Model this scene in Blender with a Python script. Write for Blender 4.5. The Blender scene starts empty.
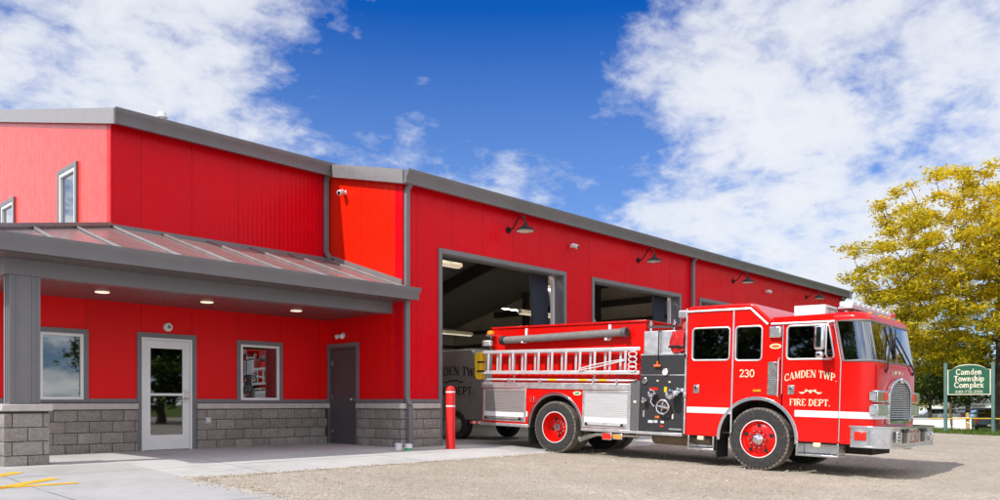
import bpy, bmesh, math, random
from mathutils import Vector, Matrix, noise as mnoise
from mathutils.geometry import tessellate_polygon
random.seed(11)
SC = bpy.context.scene
C = SC.collection
R = math.radians
PI = math.pi

# ------------------------------------------------------------------ helpers
class MB:
    """collects shapes, links them as ONE mesh object"""
    def __init__(s, off=(0, 0, 0)):
        s.v = []; s.f = []; s.off = Vector(off)
    def add(s, vs, fs):
        b = len(s.v); s.v += [tuple(p) for p in vs]; s.f += [tuple(b + i for i in f) for f in fs]; return s
    def quad(s, a, b, c, d): return s.add([a, b, c, d], [(0, 1, 2, 3)])
    def box(s, x0, x1, y0, y1, z0, z1):
        vs = [(x, y, z) for z in (z0, z1) for y in (y0, y1) for x in (x0, x1)]
        return s.add(vs, [(0, 2, 3, 1), (4, 5, 7, 6), (0, 1, 5, 4), (2, 6, 7, 3), (0, 4, 6, 2), (1, 3, 7, 5)])
    def prism(s, axis, a, b, outer, holes=()):
        loops = [list(outer)] + [list(h) for h in holes]
        def P(p, t):
            if axis == 'x': return (t, p[0], p[1])
            if axis == 'y': return (p[0], t, p[1])
            return (p[0], p[1], t)
        tris = tessellate_polygon([[Vector((p[0], p[1], 0)) for p in l] for l in loops])
        allp = [p for l in loops for p in l]; n = len(allp)
        vs = [P(p, a) for p in allp] + [P(p, b) for p in allp]
        fs = [tuple(t) for t in tris] + [tuple(i + n for i in reversed(t)) for t in tris]
        k = 0
        for l in loops:
            m = len(l)
            for i in range(m):
                j = (i + 1) % m
                fs.append((k + i, k + j, n + k + j, n + k + i))
            k += m
        return s.add(vs, fs)
    def tube(s, path, r, n=8, caps=True, closed=False):
        path = [Vector(p) for p in path]; m = len(path)
        rs = r if isinstance(r, (list, tuple)) else [r] * m
        vs = []; fs = []; prev = None
        for i, p in enumerate(path):
            if closed: t = path[(i + 1) % m] - path[i - 1]
            else: t = path[min(i + 1, m - 1)] - path[max(i - 1, 0)]
            t = t.normalized() if t.length > 1e-9 else Vector((0, 0, 1))
            if prev is None:
                a = Vector((0, 0, 1)) if abs(t.z) < .9 else Vector((1, 0, 0))
                u = t.cross(a).normalized()
            else:
                u = prev - t * prev.dot(t)
                u = u.normalized() if u.length > 1e-6 else t.orthogonal().normalized()
            prev = u; w = t.cross(u)
            for k in range(n):
                an = 2 * PI * k / n
                vs.append(p + (u * math.cos(an) + w * math.sin(an)) * rs[i])
        for i in range(m if closed else m - 1):
            i2 = (i + 1) % m
            for k in range(n):
                fs.append((i * n + k, i * n + (k + 1) % n, i2 * n + (k + 1) % n, i2 * n + k))
        if caps and not closed:
            fs.append(tuple(reversed(range(n)))); fs.append(tuple((m - 1) * n + k for k in range(n)))
        return s.add(vs, fs)
    def cyl(s, a, b, r, n=16): return s.tube([a, b], r, n)
    def lathe(s, prof, o=(0, 0, 0), axis='z', n=24, a0=0, a1=2 * PI, caps=False):
        full = abs(a1 - a0 - 2 * PI) < 1e-6; m = n if full else n + 1
        vs = []; fs = []
        for (r, t) in prof:
            for k in range(m):
                an = a0 + (a1 - a0) * k / n; c, q = r * math.cos(an), r * math.sin(an)
                p = (c, q, t) if axis == 'z' else ((c, t, q) if axis == 'y' else (t, c, q))
                vs.append((p[0] + o[0], p[1] + o[1], p[2] + o[2]))
        for i in range(len(prof) - 1):
            for k in range(n):
                k2 = (k + 1) % m
                fs.append((i * m + k, i * m + k2, (i + 1) * m + k2, (i + 1) * m + k))
        if full and caps:
            if prof[0][0] > 1e-6: fs.append(tuple(range(m)))
            if prof[-1][0] > 1e-6: fs.append(tuple((len(prof) - 1) * m + k for k in reversed(range(m))))
        return s.add(vs, fs)
    def ball(s, c, rx, ry=None, rz=None, n=12):
        ry = ry or rx; rz = rz or rx
        h = max(4, n // 2); vs = []; fs = []
        for i in range(h + 1):
            th = PI * i / h
            for k in range(n):
                ph = 2 * PI * k / n
                vs.append((c[0] + rx * math.sin(th) * math.cos(ph), c[1] + ry * math.sin(th) * math.sin(ph), c[2] + rz * math.cos(th)))
        for i in range(h):
            for k in range(n):
                fs.append((i * n + k, (i + 1) * n + k, (i + 1) * n + (k + 1) % n, i * n + (k + 1) % n))
        return s.add(vs, fs)
    def xform(s, M, start=0):
        s.v[start:] = [tuple(M @ Vector(p)) for p in s.v[start:]]; return s
    def build(s, name, mat, parent=None, bevel=0, seg=2, sharp=35, recalc=True, weld=True):
        me = bpy.data.meshes.new(name)
        o = s.off
        me.from_pydata([(p[0] - o.x, p[1] - o.y, p[2] - o.z) for p in s.v], [], s.f)
        bm = bmesh.new(); bm.from_mesh(me)
        if weld: bmesh.ops.remove_doubles(bm, verts=bm.verts, dist=1e-5)
        if recalc: bmesh.ops.recalc_face_normals(bm, faces=bm.faces)
        if sharp:
            sa = R(sharp)
            for f in bm.faces: f.smooth = True
            for e in bm.edges:
                e.smooth = (len(e.link_faces) == 2 and e.calc_face_angle(0) < sa)
        bm.to_mesh(me); bm.free()
        me.materials.append(mat)
        ob = bpy.data.objects.new(name, me); C.objects.link(ob)
        if parent is not None: ob.parent = parent
        if bevel:
            bv = ob.modifiers.new('bevel', 'BEVEL'); bv.width = bevel; bv.segments = seg
            bv.limit_method = 'ANGLE'; bv.angle_limit = R(40)
        return ob

def each(mb, name, m, parent=None, **kw):
    """every separate piece in mb becomes an object of its own"""
    par = list(range(len(mb.v)))
    def find(i):
        while par[i] != i: par[i] = par[par[i]]; i = par[i]
        return i
    for f in mb.f:
        for i in f[1:]:
            a, b = find(f[0]), find(i)
            if a != b: par[b] = a
    comp = {}
    for f in mb.f: comp.setdefault(find(f[0]), []).append(f)
    out = []
    for fs in comp.values():
        ids = sorted({i for f in fs for i in f}); mp = {i: k for k, i in enumerate(ids)}
        q = MB(mb.off); q.v = [mb.v[i] for i in ids]; q.f = [tuple(mp[i] for i in f) for f in fs]
        out.append(q.build(name, m, parent, **kw))
    return out
def tag(o, label=None, cat=None, group=None, kind=None):
    if label: o['label'] = label
    if cat: o['category'] = cat
    if group: o['group'] = group
    if kind: o['kind'] = kind
    return o
def thing(name, label, cat, loc=(0, 0, 0), group=None, rot=None):
    o = bpy.data.objects.new(name, None); C.objects.link(o); o.location = loc
    o.empty_display_size = .2
    if rot is not None: o.rotation_euler = rot
    return tag(o, label, cat, group)
def copy_tree(o, parent=None):
    c = o.copy(); C.objects.link(c); c.parent = parent
    for ch in list(o.children): copy_tree(ch, c)
    return c

def arc(cx, cy, rx, ry, a0, a1, n=10):
    return [(cx + rx * math.cos(R(a0 + (a1 - a0) * i / n)), cy + ry * math.sin(R(a0 + (a1 - a0) * i / n))) for i in range(n + 1)]
def rrect(x0, x1, z0, z1, r, n=4):
    return (arc(x1 - r, z1 - r, r, r, 0, 90, n) + arc(x0 + r, z1 - r, r, r, 90, 180, n) +
            arc(x0 + r, z0 + r, r, r, 180, 270, n) + arc(x1 - r, z0 + r, r, r, 270, 360, n))

# ------------------------------------------------------------------ materials
def new_mat(name):
    m = bpy.data.materials.new(name); m.use_nodes = True
    nt = m.node_tree; b = nt.nodes['Principled BSDF']
    return m, nt, b
def N(nt, t, **kw):
    n = nt.nodes.new(t)
    for k, v in kw.items():
        if hasattr(n, k): setattr(n, k, v)
        else: n.inputs[k].default_value = v
    return n
def L(nt, a, b): nt.links.new(a, b)
def math_n(nt, op, a, b=None, c=None):
    n = nt.nodes.new('ShaderNodeMath'); n.operation = op
    for i, v in enumerate((a, b, c)):
        if v is None: continue
        if isinstance(v, (int, float)): n.inputs[i].default_value = v
        else: nt.links.new(v, n.inputs[i])
    return n.outputs[0]
def mixc(nt, fac, a, b, blend='MIX'):
    n = nt.nodes.new('ShaderNodeMix'); n.data_type = 'RGBA'; n.blend_type = blend
    for sck, v in ((n.inputs[0], fac), (n.inputs[6], a), (n.inputs[7], b)):
        if isinstance(v, (int, float)): sck.default_value = v
        elif isinstance(v, (tuple, list)): sck.default_value = (v[0], v[1], v[2], 1)
        else: nt.links.new(v, sck)
    return n.outputs[2]
def ramp(nt, fac, stops):
    n = nt.nodes.new('ShaderNodeValToRGB'); nt.links.new(fac, n.inputs[0])
    e = n.color_ramp.elements
    while len(e) > len(stops): e.remove(e[-1])
    while len(e) < len(stops): e.new(.5)
    for i, (p, c) in enumerate(stops):
        e[i].position = p; e[i].color = (c[0], c[1], c[2], 1) if isinstance(c, (tuple, list)) else (c, c, c, 1)
    return n.outputs[0]
def noise(nt, vec, scale, detail=4, rough=.55, dist=0):
    n = nt.nodes.new('ShaderNodeTexNoise')
    n.inputs['Scale'].default_value = scale; n.inputs['Detail'].default_value = detail
    n.inputs['Roughness'].default_value = rough; n.inputs['Distortion'].default_value = dist
    if vec is not None: nt.links.new(vec, n.inputs['Vector'])
    return n.outputs['Fac']
def bump(nt, h, strength, dist=.01, normal=None):
    n = nt.nodes.new('ShaderNodeBump'); n.inputs['Strength'].default_value = strength; n.inputs['Distance'].default_value = dist
    nt.links.new(h, n.inputs['Height'])
    if normal is not None: nt.links.new(normal, n.inputs['Normal'])
    return n.outputs[0]
def mat(name, col, rough=.5, metal=0., var=.12, vs=3., bmp=0., bs=60., coat=0., spec=.5, emit=None, rvar=.1, dirt=0.):
    m, nt, b = new_mat(name)
    tc = N(nt, 'ShaderNodeTexCoord').outputs['Object']
    nz = noise(nt, tc, vs, 5)
    lo = tuple(c * (1 - var) for c in col); hi = tuple(min(1, c * (1 + var)) for c in col)
    c = ramp(nt, nz, [(.3, lo), (.7, hi)])
    if dirt:
        g = noise(nt, tc, vs * 2.3, 6, .7)
        c = mixc(nt, math_n(nt, 'MULTIPLY', ramp(nt, g, [(.5, 0.), (.75, 1.)]), dirt), c, (.20, .17, .13))
    L(nt, c, b.inputs['Base Color'])
    L(nt, ramp(nt, nz, [(.3, max(0, rough - rvar)), (.7, min(1, rough + rvar))]), b.inputs['Roughness'])
    b.inputs['Metallic'].default_value = metal
    b.inputs['Specular IOR Level'].default_value = spec
    b.inputs['Coat Weight'].default_value = coat; b.inputs['Coat Roughness'].default_value = .06
    if bmp: L(nt, bump(nt, noise(nt, tc, bs, 4), bmp, .01), b.inputs['Normal'])
    if emit:
        b.inputs['Emission Color'].default_value = (emit[0], emit[1], emit[2], 1); b.inputs['Emission Strength'].default_value = emit[3]
    return m

def panel_mat(name, col, rough=.3, seam=1.0, off=.87, rib=.105, ribs=.6, coat=.0, seamdark=.45, spec=.5):
    """ribbed insulated metal wall panel: fine vertical ribs, joints every metre"""
    m, nt, b = new_mat(name)
    pos = N(nt, 'ShaderNodeNewGeometry').outputs['Position']
    sx = nt.nodes.new('ShaderNodeSeparateXYZ'); L(nt, pos, sx.inputs[0])
    s = math_n(nt, 'ADD', sx.outputs[0], sx.outputs[1])
    fr = math_n(nt, 'FRACT', math_n(nt, 'DIVIDE', math_n(nt, 'SUBTRACT', s, off), seam))
    dm = math_n(nt, 'ABSOLUTE', math_n(nt, 'SUBTRACT', fr, .5))
    sm = ramp(nt, dm, [(.490, 0.), (.495, 1.)])
    wv = math_n(nt, 'SINE', math_n(nt, 'MULTIPLY', s, 2 * PI / rib))
    big = noise(nt, pos, .35, 3)
    fine = noise(nt, pos, 5., 5)
    # each panel takes a slightly different random tone
    pid = math_n(nt, 'FLOOR', math_n(nt, 'DIVIDE', math_n(nt, 'SUBTRACT', s, off), seam))
    wn = nt.nodes.new('ShaderNodeTexWhiteNoise'); wn.noise_dimensions = '1D'; L(nt, pid, wn.inputs['W'])
    c1 = ramp(nt, math_n(nt, 'ADD', math_n(nt, 'MULTIPLY', big, .5), math_n(nt, 'ADD', math_n(nt, 'MULTIPLY', wn.outputs['Value'], .22), math_n(nt, 'MULTIPLY', fine, .12))),
              [(.22, tuple(c * .88 for c in col)), (.62, tuple(c * 1.1 for c in col))])
    c2 = mixc(nt, math_n(nt, 'MULTIPLY', sm, seamdark), c1, tuple(c * .2 for c in col))
    L(nt, c2, b.inputs['Base Color'])
    L(nt, ramp(nt, fine, [(.3, rough - .05), (.7, rough + .07)]), b.inputs['Roughness'])
    b.inputs['Specular IOR Level'].default_value = spec
    b.inputs['Coat Weight'].default_value = coat; b.inputs['Coat Roughness'].default_value = .2
    h = math_n(nt, 'SUBTRACT', math_n(nt, 'ADD', math_n(nt, 'MULTIPLY', wv, .45), math_n(nt, 'MULTIPLY', noise(nt, pos, .9, 2), .25)), math_n(nt, 'MULTIPLY', sm, .6))
    L(nt, bump(nt, h, ribs, .006), b.inputs['Normal'])
    return m

def glass_mat(name, tint=(.25, .3, .3), trans=.5, rough=.02, ior=1.6):
    m, nt, b = new_mat(name)
    nt.nodes.remove(b); out = nt.nodes['Material Output']
    tr = N(nt, 'ShaderNodeBsdfTransparent'); tr.inputs[0].default_value = (tint[0] * trans, tint[1] * trans, tint[2] * trans, 1)
    gl = N(nt, 'ShaderNodeBsdfGlossy'); gl.inputs['Roughness'].default_value = rough; gl.inputs[0].default_value = (.95, .97, 1, 1)
    fz = N(nt, 'ShaderNodeFresnel'); fz.inputs['IOR'].default_value = ior
    tc = N(nt, 'ShaderNodeTexCoord').outputs['Object']
    bp = bump(nt, noise(nt, tc, 1.3, 2), .03, .02)
    L(nt, bp, gl.inputs['Normal'])
    mx = N(nt, 'ShaderNodeMixShader')
    L(nt, math_n(nt, 'ADD', math_n(nt, 'MULTIPLY', fz.outputs[0], 1.35), .07), mx.inputs[0]); L(nt, tr.outputs[0], mx.inputs[1]); L(nt, gl.outputs[0], mx.inputs[2])
    L(nt, mx.outputs[0], out.inputs[0])
    return m

def block_mat():
    m, nt, b = new_mat('split_face_block')
    pos = N(nt, 'ShaderNodeNewGeometry').outputs['Position']
    isl = N(nt, 'ShaderNodeNewGeometry').outputs['Random Per Island']
    n1 = noise(nt, pos, 22, 6, .7); n2 = noise(nt, pos, 120, 3, .6); n3 = noise(nt, pos, 1.2, 3)
    v = math_n(nt, 'ADD', math_n(nt, 'ADD', math_n(nt, 'MULTIPLY', n1, .5), math_n(nt, 'MULTIPLY', n2, .35)), math_n(nt, 'ADD', math_n(nt, 'ADD', math_n(nt, 'MULTIPLY', isl, .09), .055), math_n(nt, 'MULTIPLY', n3, .15)))
    L(nt, ramp(nt, v, [(.38, (.16, .138, .124)), (.6, (.38, .335, .302)), (.82, (.66, .60, .55))]), b.inputs['Base Color'])
    b.inputs['Roughness'].default_value = .92
    h = math_n(nt, 'ADD', n1, math_n(nt, 'MULTIPLY', n2, .35))
    L(nt, bump(nt, h, 1., .05), b.inputs['Normal'])
    return m

def gravel_mat():
    m, nt, b = new_mat('gravel')
    pos = N(nt, 'ShaderNodeNewGeometry').outputs['Position']
    vo = nt.nodes.new('ShaderNodeTexVoronoi'); vo.inputs['Scale'].default_value = 52; vo.inputs['Randomness'].default_value = 1; L(nt, pos, vo.inputs['Vector'])
    vo2 = nt.nodes.new('ShaderNodeTexVoronoi'); vo2.inputs['Scale'].default_value = 20; L(nt, pos, vo2.inputs['Vector'])
    sc = nt.nodes.new('ShaderNodeSeparateColor'); L(nt, vo.outputs['Color'], sc.inputs[0])
    sc2 = nt.nodes.new('ShaderNodeSeparateColor'); L(nt, vo2.outputs['Color'], sc2.inputs[0])
    big = noise(nt, pos, .28, 5, .6); mid = noise(nt, pos, 2.2, 5, .65)
    v = math_n(nt, 'ADD', math_n(nt, 'ADD', math_n(nt, 'MULTIPLY', sc.outputs[0], .42), math_n(nt, 'MULTIPLY', sc2.outputs[0], .2)), math_n(nt, 'ADD', math_n(nt, 'MULTIPLY', mid, .32), math_n(nt, 'MULTIPLY', math_n(nt, 'SUBTRACT', math_n(nt, 'MULTIPLY', big, 2.), .5), .24)))
    c = ramp(nt, v, [(.20, (.25, .205, .155)), (.45, (.44, .378, .300)), (.68, (.555, .485, .392)), (.92, (.74, .68, .58))])
    # wheel-worn, finer and darker bands
    sx = nt.nodes.new('ShaderNodeSeparateXYZ'); L(nt, pos, sx.inputs[0])
    cmb = nt.nodes.new('ShaderNodeCombineXYZ'); L(nt, math_n(nt, 'MULTIPLY', sx.outputs[0], .9), cmb.inputs[0]); L(nt, math_n(nt, 'MULTIPLY', sx.outputs[1], .12), cmb.inputs[1])
    tr = ramp(nt, noise(nt, cmb.outputs[0], 1., 3), [(.5, 0.), (.62, 1.)])
    c = mixc(nt, math_n(nt, 'MULTIPLY', tr, .36), c, (.40, .345, .28))
    L(nt, c, b.inputs['Base Color']); b.inputs['Roughness'].default_value = .95
    b.inputs['Specular IOR Level'].default_value = .2
    h = math_n(nt, 'SUBTRACT', math_n(nt, 'ADD', math_n(nt, 'MULTIPLY', mid, .6), math_n(nt, 'MULTIPLY', sc.outputs[1], .35)), vo.outputs['Distance'])
    L(nt, bump(nt, h, .8, .025), b.inputs['Normal'])
    return m

def concrete_mat(name, base=.47):
    m, nt, b = new_mat(name)
    pos = N(nt, 'ShaderNodeNewGeometry').outputs['Position']
    big = noise(nt, pos, .5, 6, .65, .6); mid = noise(nt, pos, 4, 5, .6); fin = noise(nt, pos, 90, 3)
    v = math_n(nt, 'ADD', math_n(nt, 'MULTIPLY', big, .55), math_n(nt, 'ADD', math_n(nt, 'MULTIPLY', mid, .25), math_n(nt, 'MULTIPLY', fin, .2)))
    c = ramp(nt, v, [(.3, (base * .70, base * .69, base * .655)), (.5, (base, base * .985, base * .95)), (.72, (base * 1.22, base * 1.205, base * 1.17))])
    sx = nt.nodes.new('ShaderNodeSeparateXYZ'); L(nt, pos, sx.inputs[0])
    wob = math_n(nt, 'MULTIPLY', noise(nt, pos, 3, 2), .01)
    jm = None
    for k, (o, per) in enumerate(((sx.outputs[0], 3.05), (sx.outputs[1], 3.4))):
        fr = math_n(nt, 'ABSOLUTE', math_n(nt, 'SUBTRACT', math_n(nt, 'FRACT', math_n(nt, 'DIVIDE', math_n(nt, 'ADD', o, 100.55), per)), .5))
        j = ramp(nt, math_n(nt, 'ADD', fr, wob), [(.4995, 0.), (.502, 1.)])
        jm = j if jm is None else math_n(nt, 'MAXIMUM', jm, j)
    c = mixc(nt, math_n(nt, 'MULTIPLY', jm, .75), c, (.12, .115, .11))
    st = ramp(nt, noise(nt, pos, 1.1, 6, .7, 1.2), [(.6, 0.), (.72, 1.)])
    c = mixc(nt, math_n(nt, 'MULTIPLY', st, .38), c, (.40, .36, .30))
    L(nt, c, b.inputs['Base Color']); b.inputs['Roughness'].default_value = .88
    b.inputs['Specular IOR Level'].default_value = .3
    L(nt, bump(nt, math_n(nt, 'SUBTRACT', math_n(nt, 'ADD', fin, mid), math_n(nt, 'MULTIPLY', jm, 1.)), .35, .006), b.inputs['Normal'])
    return m

def grass_mat(name, a=(.05, .095, .012), c=(.16, .20, .03)):
    m, nt, b = new_mat(name)
    pos = N(nt, 'ShaderNodeNewGeometry').outputs['Position']
    v = math_n(nt, 'ADD', math_n(nt, 'MULTIPLY', noise(nt, pos, .6, 6), .6), math_n(nt, 'MULTIPLY', noise(nt, pos, 14, 5, .7), .4))
    L(nt, ramp(nt, v, [(.3, a), (.7, c)]), b.inputs['Base Color']); b.inputs['Roughness'].default_value = .9
    b.inputs['Specular IOR Level'].default_value = .1
    L(nt, bump(nt, noise(nt, pos, 40, 4), .8, .05), b.inputs['Normal'])
    return m

def leaf_mat(name, stops, trans=.35):
    m, nt, b = new_mat(name)
    g = N(nt, 'ShaderNodeNewGeometry'); oc = N(nt, 'ShaderNodeTexCoord').outputs['Object']
    sx = nt.nodes.new('ShaderNodeSeparateXYZ'); L(nt, oc, sx.inputs[0])
    v = math_n(nt, 'ADD', math_n(nt, 'MULTIPLY', g.outputs['Random Per Island'], .36), math_n(nt, 'ADD', math_n(nt, 'MULTIPLY', noise(nt, oc, .55, 4), .52), math_n(nt, 'MULTIPLY', sx.outputs[2], .016)))
    c = ramp(nt, v, stops)
    L(nt, c, b.inputs['Base Color']); b.inputs['Roughness'].default_value = .6; b.inputs['Specular IOR Level'].default_value = .25
    out = nt.nodes['Material Output']
    tl = N(nt, 'ShaderNodeBsdfTranslucent'); L(nt, c, tl.inputs[0])
    mx = N(nt, 'ShaderNodeMixShader'); mx.inputs[0].default_value = trans
    L(nt, b.outputs[0], mx.inputs[1]); L(nt, tl.outputs[0], mx.inputs[2]); L(nt, mx.outputs[0], out.inputs[0])
    return m

def shutter_mat(name, col, metal=.6):
    m, nt, b = new_mat(name)
    oc = N(nt, 'ShaderNodeTexCoord').outputs['Object']
    sx = nt.nodes.new('ShaderNodeSeparateXYZ'); L(nt, oc, sx.inputs[0])
    fr = math_n(nt, 'FRACT', math_n(nt, 'MULTIPLY', sx.outputs[2], 1 / .033))
    gr = ramp(nt, math_n(nt, 'ABSOLUTE', math_n(nt, 'SUBTRACT', fr, .5)), [(.40, 0.), (.48, 1.)])
    cmb = nt.nodes.new('ShaderNodeCombineXYZ'); L(nt, math_n(nt, 'MULTIPLY', sx.outputs[0], 2.), cmb.inputs[0]); L(nt, math_n(nt, 'MULTIPLY', sx.outputs[2], 60.), cmb.inputs[2])
    br = noise(nt, cmb.outputs[0], 1., 4)
    c = mixc(nt, math_n(nt, 'MULTIPLY', gr, .45), ramp(nt, br, [(.3, tuple(x * .82 for x in col)), (.7, col)]), tuple(x * .35 for x in col))
    L(nt, c, b.inputs['Base Color']); b.inputs['Metallic'].default_value = metal; b.inputs['Roughness'].default_value = .38
    L(nt, bump(nt, math_n(nt, 'SINE', math_n(nt, 'MULTIPLY', fr, PI)), .5, .006), b.inputs['Normal'])
    return m

M = {}
M['red_wall'] = panel_mat('red_wall_panel', (.70, .003, .012), rough=.28, spec=.11)
M['red_end'] = panel_mat('red_end_panel', (.82, .026, .003), rough=.34, spec=.8)  # sunlit copy of the red panel: warmer colour, stronger reflection
M['red_sunlit'] = panel_mat('red_sunlit_panel', (.78, .017, .003), rough=.34, spec=.2)  # same red panel with the orange of the sunlight put into its colour
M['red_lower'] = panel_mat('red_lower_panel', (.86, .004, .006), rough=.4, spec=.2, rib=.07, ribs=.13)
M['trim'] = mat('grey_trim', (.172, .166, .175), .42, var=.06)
M['trim_light'] = mat('grey_trim_sunlit', (.27, .255, .25), .33, var=.06, metal=.2)  # paler copy of the grey trim, sun brightness put into the colour
M['soffit'] = panel_mat('soffit_panel', (.115, .085, .085), rough=.3, seam=.4, off=.1, rib=.13, ribs=.25)
M['roof'] = panel_mat('metal_roof', (.22, .185, .175), rough=.24, seam=.5, rib=.25, ribs=.3, spec=.75)
M['roof_rib'] = mat('metal_roof_rib', (.24, .215, .205), .45, metal=.2)
M['block'] = block_mat()
M['mortar'] = mat('mortar', (.045, .04, .037), .95, var=.2)
M['cap'] = mat('stone_cap', (.50, .455, .42), .85, var=.12, vs=8, bmp=.3, bs=90)
M['white'] = mat('white_paint', (.78, .78, .77), .42, var=.04)
M['offwhite'] = mat('off_white_plastic', (.70, .70, .69), .5, var=.05)
M['door_grey'] = mat('grey_steel_door', (.085, .080, .088), .45, var=.08)
M['glass'] = glass_mat('window_glass', (.42, .5, .5), .5, ior=1.9)
M['cab_glass'] = glass_mat('cab_glass', (.42, .5, .5), .5, ior=1.65)
M['ws_glass'] = glass_mat('windshield_glass', (.50, .58, .60), .42, ior=2.3)
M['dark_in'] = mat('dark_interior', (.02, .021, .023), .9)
M['blue_in'] = mat('blue_grey_blind', (.10, .30, .40), .7)
M['hall_wall'] = mat('hall_lining', (.80, .76, .64), .7, var=.12, vs=1.)
M['hall_roof'] = mat('hall_roof_lining', (.30, .29, .26), .8, var=.1)
M['steel_dark'] = mat('dark_red_steel', (.075, .068, .065), .55)
M['navy'] = mat('navy_curtain', (.016, .023, .042), .75)
M['tube'] = mat('lamp_tube', (.85, .85, .82), .4, emit=(1, .97, .88, 4.))
M['fill_glow'] = mat('fill_light_glow', (.85, .85, .82), .4, emit=(1, .97, .88, 42.))  # glow of the fill lamps added in the hall
M['tube_dim'] = mat('lamp_tube_dim', (.8, .76, .62), .4, emit=(1, .9, .68, .5))  # cream tubes get a weak glow of their own
M['tube_off'] = mat('fixture_cream', (.62, .58, .42), .5)
M['gravel'] = gravel_mat()
M['concrete'] = concrete_mat('concrete_lot', .43)
M['porch'] = concrete_mat('concrete_porch', .51)
M['floor'] = mat('bay_floor_concrete', (.36, .35, .33), .5, var=.2, vs=.8)
M['grass'] = grass_mat('lawn')
M['blade'] = leaf_mat('grass_blade', [(.3, (.06, .12, .015)), (.7, (.20, .26, .04))])
M['yellow_paint'] = mat('yellow_line_paint', (.80, .44, .015), .7, var=.15, vs=9, bmp=.2)
M['bark'] = mat('bark', (.075, .058, .045), .95, var=.35, vs=6, bmp=.9, bs=22)
M['leaf_y'] = leaf_mat('yellow_leaf', [(.28, (.07, .095, .008)), (.41, (.27, .265, .014)), (.55, (.62, .485, .016)), (.78, (.90, .70, .04))], .5)
M['leaf_g'] = leaf_mat('green_leaf', [(.25, (.02, .045, .008)), (.5, (.07, .11, .015)), (.75, (.17, .20, .03))], .3)
M['leaf_d'] = leaf_mat('dark_leaf', [(.25, (.008, .022, .006)), (.5, (.03, .06, .014)), (.75, (.08, .115, .022))], .2)
# fire engine
M['eng_red'] = mat('fire_engine_red', (.66, .006, .003), .2, var=.05, vs=1.2, coat=.12, spec=.35, rvar=.03)
M['chrome'] = mat('chrome', (.78, .78, .79), .12, metal=1., var=.04, rvar=.05)
M['steel'] = mat('brushed_steel', (.66, .65, .635), .30, metal=1., var=.08, vs=12, dirt=.04)
M['alu'] = mat('aluminium', (.70, .70, .70), .38, metal=.75, var=.1, vs=9)
M['alu_ladder'] = mat('ladder_aluminium', (.72, .72, .72), .4, metal=.45, var=.08)
M['shutter'] = shutter_mat('rolling_shutter', (.50, .485, .47), .6)
M['shutter_w'] = shutter_mat('rolling_shutter_bright', (.68, .675, .67), .3)
M['stripe'] = mat('white_reflective_stripe', (.80, .79, .77), .35, var=.03)
M['panel_black'] = mat('pump_panel_black', (.022, .022, .024), .55, var=.2, vs=40, bmp=.25, bs=260)
M['tread_plate'] = mat('tread_plate', (.16, .155, .155), .5, metal=.5, var=.25, vs=30, bmp=.7, bs=70)
M['black'] = mat('black_rubber', (.018, .018, .018), .7)
M['gloss_black'] = mat('black_enamel', (.015, .015, .016), .25)
M['tyre'] = mat('tyre_rubber', (.030, .029, .028), .85, var=.25, vs=9, dirt=.25)
M['tread'] = mat('dusty_tread', (.16, .14, .115), .95, var=.45, vs=14)
M['chassis'] = mat('chassis_black', (.022, .02, .018), .8, var=.3, dirt=.2)
M['rust'] = mat('rusty_tank', (.16, .115, .07), .75, var=.35, vs=7, dirt=.2)
M['gold'] = mat('gold_leaf_letter', (.82, .70, .46), .45, var=.06)
M['red_letter'] = mat('red_letter', (.42, .02, .02), .5)
M['black_letter'] = mat('black_letter', (.012, .012, .012), .6)
M['amber'] = mat('amber_lens', (.85, .27, .01), .2, emit=(1, .3, .0, .15))
M['red_lens'] = mat('red_lens', (.75, .02, .01), .18, emit=(1, .03, .0, .12))
M['clear_lens'] = mat('clear_lens', (.62, .63, .64), .12, metal=.6, var=.2, vs=30)
M['bar_lens'] = mat('light_bar_lens', (.74, .75, .76), .25, var=.1, vs=20)
M['orange'] = mat('orange_handle', (.80, .16, .02), .5)
M['yellow'] = mat('yellow_vinyl', (.75, .47, .012), .55, var=.12, vs=6, bmp=.25, bs=14)
M['yellow_hard'] = mat('yellow_plastic', (.80, .56, .01), .45)
M['hose_grey'] = mat('suction_hose', (.20, .185, .175), .6, var=.2, vs=10)
M['tarp'] = mat('red_vinyl_cover', (.58, .012, .014), .5, var=.12, vs=5, bmp=.35, bs=9)
M['hose_red'] = mat('red_rubber_hose', (.42, .10, .07), .6)
M['green_sign'] = mat('green_sign_board', (.010, .105, .055), .55, var=.08)
M['cream'] = mat('cream_letter', (.82, .76, .56), .6)
M['green_post'] = mat('green_post', (.10, .20, .175), .55, var=.1)
M['wood'] = mat('yellow_wood', (.52, .34, .12), .8, var=.2, vs=20)
M['bollard'] = mat('bollard_red', (.72, .012, .012), .4, var=.05)
M['van_white'] = mat('van_white', (.22, .225, .21), .35, var=.05, coat=.4)
M['car_blue'] = mat('dark_blue_car_paint', (.018, .045, .075), .25, coat=.8)
M['car_silver'] = mat('silver_car_paint', (.55, .56, .57), .3, coat=.6)
M['plate'] = mat('number_plate', (.75, .74, .62), .5)
M['shingle'] = mat('grey_shingle', (.17, .16, .145), .9, var=.2, vs=5)
M['green_lid'] = mat('green_can_label', (.02, .33, .13), .5)
M['black_lamp'] = mat('lamp_enamel', (.012, .012, .013), .6, spec=.15)
M['lamp_in'] = mat('lamp_inside_white', (.72, .71, .66), .5)
M['seat'] = mat('seat_fabric', (.05, .05, .055), .9)
M['white_wall'] = mat('white_fence_panel', (.80, .80, .80), .6, var=.04)

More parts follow.
